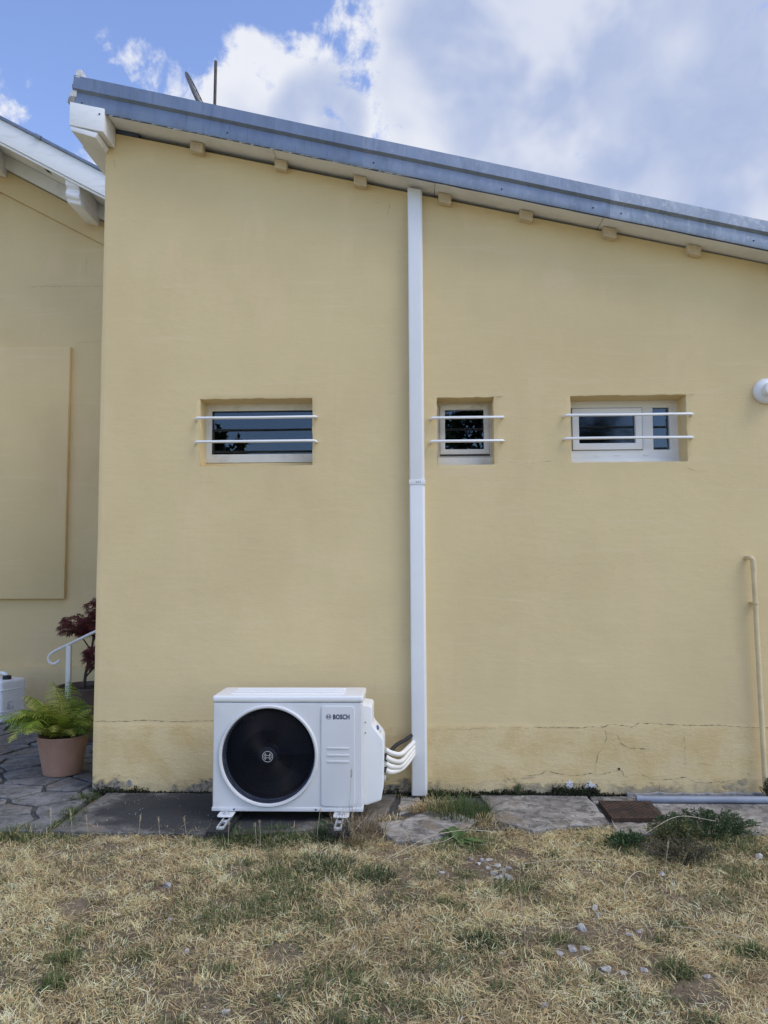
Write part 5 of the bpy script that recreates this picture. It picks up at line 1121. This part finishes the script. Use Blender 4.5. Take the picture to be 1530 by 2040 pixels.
# dry stalks: lying straws and upright seed heads
M_straw = simple('straw_stalk', (0.50, 0.45, 0.33, 1), (0.38, 0.32, 0.21, 1), 0.7, 20, 3, 0)
M_seed = simple('seed_head', (0.55, 0.49, 0.34, 1), (0.40, 0.35, 0.22, 1), 0.8, 30, 3, 0)
for nm, p, lb in [('straw_stalk', [(-0.16, -1.185, 0.03), (-0.03, -1.06, 0.055), (0.10, -0.945, 0.075), (0.28, -0.83, 0.07), (0.45, -0.75, 0.035)], 'long pale straw stalk lying across the dock plant'),
                  ('straw_stalk', [(-0.10, -1.10, 0.02), (0.05, -0.97, 0.035), (0.16, -0.92, 0.04), (0.22, -0.87, 0.05)], 'shorter straw stalk branching below the long one'),
                  ('straw_stalk', [(0.55, -1.16, 0.02), (0.75, -1.15, 0.035), (0.98, -1.12, 0.02)], 'straw stalk lying left of the twiggy bush'),
                  ('straw_stalk', [(0.93, -1.58, 0.02), (0.955, -1.50, 0.06), (1.03, -1.42, 0.085), (1.10, -1.37, 0.05)], 'bent bleached stalk arching below the twiggy bush'),
                  ('straw_stalk', [(1.24, -0.84, 0.06), (1.45, -0.74, 0.12), (1.66, -0.72, 0.09)], 'straw stalk leaning across the green bush'),
                  ('straw_stalk', [(1.05, -1.80, 0.015), (1.2, -1.87, 0.03), (1.35, -1.92, 0.015)], 'straw stalk lying at the right of the stones')]:
    tag(MB().tube(smooth_path(p, 5), 0.0018, 5).build(nm, M_straw, None, smooth=True), lb, 'stalk')
def seed_stalk(x, y, h, lb, head=0.05, lean=0.1, z0=None):
    z0 = float(gz(x, y)) if z0 is None else z0; r = random.Random(int(x * 977 + y * 313)); lx, ly = r.uniform(-lean, lean), r.uniform(-lean, lean)
    t = thing('seed_stalk', lb, 'stalk', (x, y, z0), 'seed stalks standing at the edge of the lawn')
    top = Vector((x + lx * h, y + ly * h, z0 + h)); MB().tube([(x, y, z0), (x + lx * h * 0.3, y + ly * h * .3, z0 + h * 0.5), top], 0.0011, 4).build('stem', M_straw, t)
    V = MB(); n = 12
    d = Vector((lx, ly, 1)).normalized()
    for k in range(n):
        a = k * 2.4; o = Vector((math.cos(a), math.sin(a), 0)); p = top + d * head * k / n
        w = 0.004 * (1 - 0.6 * k / n); e = p + o * (0.006 + w) + d * head * 0.45; s = d.cross(o) * w
        V.add([p - s, p + s, e], [(0, 1, 2)])
    V.build('seed_head', M_seed, t)
for x, y, h, hd, lb in [(-2.02, -0.75, .09, .06, 'bleached seed stalk before the dark slab, leftmost'), (-1.90, -0.75, .10, .05, 'bleached seed stalk before the dark slab, second from left'), (-1.80, -0.77, .08, .045, 'seed stalk before the dark slab, third from left'),
                        (-1.52, -0.76, .09, .035, 'seed stalk before the dark slab, fourth from left'), (-1.40, -0.77, .085, .03, 'seed stalk just left of the unit'), (-1.24, -0.80, .10, .03, 'seed stalk by the left corner of the unit'),
                        (-0.98, -0.93, .12, .018, 'seed stalk right of the left foot of the unit'), (-0.83, -0.92, .11, .018, 'seed stalk below the fan grille'), (-0.81, -0.90, .125, .016, 'taller seed stalk below the fan grille'),
                        (-0.35, -0.78, .34, .05, 'tall dry seed stalk in front of the service panel'), (-0.52, -0.82, .16, .02, 'dry stalk left of the right foot of the unit')]:
    seed_stalk(x, y, h, lb, hd)
for x, y, h, hd, lb in [(0.40, -1.55, .09, .06, 'pale wheat like seed stalk in the middle of the right lawn'), (0.44, -1.95, .13, .07, 'greenish seed stalk left of the lower stones'), (0.36, -1.60, .11, .05, 'thin seed stalk right of centre in the lawn'),
                        (1.20, -1.28, .15, .03, 'tall thin seed stalk below the twiggy bush'), (-0.02, -2.05, .08, .06, 'pale seed stalk near the bottom centre'), (-1.62, -1.55, .10, .05, 'pale seed stalk in the left lawn')]:
    seed_stalk(x, y, h, lb, hd)

# moss and rootlets along the wall foot
V = []; F = []; C = []
def moss(x0, x1, h, n, z=0.012):
    for _ in range(n):
        x = rng.uniform(x0, x1); hh = h * (0.35 + 0.65 * fbm(NB, x, 0.0, 14.0, 3)) * 1.5; zz = z + abs(rng.normal(0, hh * 0.5)); y = -0.006 - abs(rng.normal(0, 0.012)) * max(0.2, 1 - zz / (h * 2 + .001)); s = rng.uniform(0.004, 0.011)
        a = rng.uniform(0, 6.28, 3); o = len(V); k = rng.uniform(0.5, 1.5); col = ((0.028, 0.030, 0.016), (0.016, 0.015, 0.012), (0.045, 0.055, 0.022))[rng.integers(3)]
        for q in range(3): V.append((x + s * math.cos(a[q]), y - rng.uniform(0, s), zz + s * math.sin(a[q])))
        F.append((o, o + 1, o + 2)); C.extend([tuple(v * k for v in col)] * 3)
moss(-2.09, -1.72, 0.034, 1500); moss(-1.72, -1.2, 0.016, 1200); moss(0.10, 0.45, 0.030, 900); moss(0.45, 0.80, 0.028, 1900); moss(0.80, 1.02, 0.024, 1100); moss(0.90, 1.20, 0.055, 2400); moss(1.12, 1.40, 0.016, 800); moss(-0.3, 0.0, 0.03, 600)
o = leafmesh('moss', V, F, C, M_blade, None); o['kind'] = 'stuff'; o['label'] = 'dark moss along the foot of the yellow wall'; o['category'] = 'moss'

# pale rubble stones in the grass
def stone(x, y, s, lb, grp=None, seed=0):
    r = random.Random(seed); bm = bmesh.new(); bmesh.ops.create_icosphere(bm, subdivisions=2, radius=1.0)
    ax = (r.uniform(.75, 1.3), r.uniform(.7, 1.1), r.uniform(.5, .8)); a = r.uniform(0, 6.28); pl = [Vector((r.gauss(0, 1), r.gauss(0, 1), r.gauss(0, 1))).normalized() for _ in range(7)]
    z0 = float(gz(x, y))
    for v in bm.verts:
        c = v.co.copy()
        for n in pl:
            d = c.dot(n)
            if d > 0.56: c -= n * (d - 0.56)
        c *= 1 + r.uniform(-.13, .13); c = Vector((c.x * ax[0], c.y * ax[1], c.z * ax[2]))
        v.co = Vector((x + (c.x * math.cos(a) - c.y * math.sin(a)) * s, y + (c.x * math.sin(a) + c.y * math.cos(a)) * s, z0 + 0.22 * s * ax[2] + c.z * s))
    me = bpy.data.meshes.new('stone'); bm.to_mesh(me); bm.free(); me.materials.append(M_stone)
    o = bpy.data.objects.new('stone', me); COL.objects.link(o); tag(o, lb, 'stone', grp)
PILE = 'small pale rubble stone in the heap below the dock plant'; PG = 'stones of the rubble heap'
k = 0
for x, y, s in [(0.351, -1.076, .020), (0.391, -1.055, .018), (0.422, -1.12, .022), (0.446, -1.19, .024), (0.397, -1.234, .020), (0.454, -1.263, .024), (0.42, -1.282, .022), (0.479, -1.158, .018), (0.33, -1.12, .016), (0.435, -1.245, .02), (0.30, -1.05, .015), (0.375, -1.16, .014), (0.47, -1.29, .02), (0.40, -1.29, .019)]:
    k += 1; stone(x, y, s * 1.05, PILE, PG, k)
for x, y, s, lb in [(0.791, -1.62, .024, 'upper of two pale stones lying together right of centre in the lawn'), (0.785, -1.706, .027, 'lower of two pale stones lying together right of centre in the lawn'), (0.692, -1.811, .029, 'large pale stone left of the paired stones'),
                    (0.868, -1.859, .022, 'pale stone right of the large one, nearer the camera'), (0.923, -1.815, .019, 'small pale stone touching the right hand lawn stones'), (0.559, -2.018, .018, 'leftmost small stone of the row of three'),
                    (0.614, -1.994, .028, 'middle and largest stone of the row of three'), (0.665, -1.977, .024, 'right hand stone of the row of three'), (0.704, -2.132, .024, 'pointed pale stone below the row of three'),
                    (0.767, -2.148, .020, 'pale stone right of the pointed one near the bottom'), (0.851, -2.129, .019, 'grey stone by the green tuft at the lower right'), (1.06, -2.168, .022, 'pale stone alone at the far lower right of the lawn'),
                    (-1.147, -1.416, .030, 'flat grey stone in the left lawn'), (-0.881, -2.023, .024, 'pale stone in the lower left lawn'), (1.201, -1.229, .026, 'grey stone below the twiggy bush'), (0.142, -1.215, .022, 'brownish stone left of the rubble heap'),
                    (-1.03, -1.748, .020, 'small stone in the middle of the left lawn'), (0.279, -1.488, .019, 'flat stone below the rubble heap'), (0.337, -2.016, .016, 'tiny bright stone near the bottom centre right'), (1.769, -0.992, .030, 'grey stone at the right edge below the green bush'),
                    (0.441, -2.38, .020, 'stone at the bottom edge right of centre'), (-0.631, -2.422, .018, 'stone at the bottom edge left of centre'), (-0.469, -2.328, .018, 'pale stone near the bottom edge below the unit'), (-1.30, -0.79, .016, 'white pebble at the lawn edge left of the unit')]:
    k += 1; stone(x, y, s * 0.88, lb, None, k)
# grit and pebbles too small to count
V = []; F = []; C = []
for _ in range(700):
    if rng.random() < 0.35: x, y = rng.uniform(-2.0, 2.4), rng.uniform(-0.7, -0.02); z = 0.022
    else:
        x, y = rng.uniform(-1.8, 2.2), rng.uniform(-2.7, -0.8); z = float(gz(x, y)) + 0.006
    s = rng.uniform(0.002, 0.007) * (1 if z != 0.022 else 0.7); o = len(V); a = rng.uniform(0, 6.28); col = np.array((0.42, 0.40, 0.36)) * rng.uniform(0.5, 1.3)
    for q in range(4): V.append((x + s * math.cos(a + q * 1.57) * rng.uniform(.6, 1.2), y + s * math.sin(a + q * 1.57) * rng.uniform(.6, 1.2), z))
    V.append((x, y, z + s)); F += [(o + q, o + (q + 1) % 4, o + 4) for q in range(4)]; C += [tuple(col)] * 5
o = leafmesh('grit', V, F, C, M_blade, None); o['kind'] = 'stuff'; o['label'] = 'scattered pale grit on concrete and lawn'; o['category'] = 'gravel'

# ------------------------------------------------------------------ trees across the garden that the window panes mirror
def tree(label, c, h, crown, trunk_r, nl, lobes, seed, lsz=0.16):
    r = np.random.default_rng(seed); root = thing('tree', label, 'tree', c, 'trees across the garden'); S = MB()
    S.tube([(c[0], c[1], c[2]), (c[0] + 0.08, c[1], h * 0.3), (c[0] - 0.05, c[1] + 0.1, h * 0.6), (c[0], c[1], h * 0.9)], [trunk_r, trunk_r * .8, trunk_r * .5, trunk_r * .12], 9)
    V = []; F = []; C = []
    for (lx, ly, lz, lr, lh) in lobes:
        S.tube([(c[0], c[1], max(0.6, lz - lr * 1.4)), (c[0] + lx * .55, c[1] + ly * .55, lz - lr * .5), (c[0] + lx, c[1] + ly, lz)], [trunk_r * .45, trunk_r * .28, trunk_r * .1], 6)
        for _ in range(int(nl * lr * lh)):
            d = r.normal(size=3); d /= np.linalg.norm(d); k = r.random() ** 0.45 * (0.8 + 0.4 * math.sin(d[0] * 5 + lx) * math.cos(d[2] * 4))
            p = np.array((c[0] + lx, c[1] + ly, lz)) + d * np.array((lr, lr, lh)) * k
            u = r.normal(size=3); u /= np.linalg.norm(u); w = np.cross(u, r.normal(size=3)); w /= np.linalg.norm(w); s = lsz * r.uniform(.6, 1.3); o = len(V)
            V += [tuple(p - u * s), tuple(p + w * s * .45), tuple(p + u * s), tuple(p - w * s * .45)]; F += [(o, o + 1, o + 2), (o, o + 2, o + 3)]; C += [tuple(np.array((0.045, 0.075, 0.022)) * r.uniform(.6, 1.5))] * 4
    S.build('trunk', M_bark, root, smooth=True); leafmesh('crown', V, F, C, M_leafcol, root)
tree('slender young tree mirrored in the lower left of the wide window', (-6.05, -20, 0), 6.1, None, 0.07, 900, [(-0.35, 0, 5.75, .28, .55), (-0.3, 0, 5.2, .45, .5), (0.35, 0, 5.5, .25, .42), (-0.7, 0, 4.9, .55, .4), (0.25, 0, 4.9, .5, .45), (-0.2, 0, 4.3, 1.0, .6), (0, 0, 3.6, 1.0, .7)], 3)
tree('broad dark tree mirrored in the small square window', (2.9, -19, 0), 9.5, None, 0.22, 260, [(-1.0, 0, 6.4, 1.9, 1.9), (1.2, .3, 6.2, 2.0, 1.9), (0, -.5, 7.6, 1.8, 1.5), (-1.6, .2, 4.6, 1.7, 1.4), (1.8, 0, 4.4, 1.9, 1.5), (0.2, .4, 4.4, 1.7, 1.5), (3.0, .2, 5.4, 1.3, 1.3)], 5)
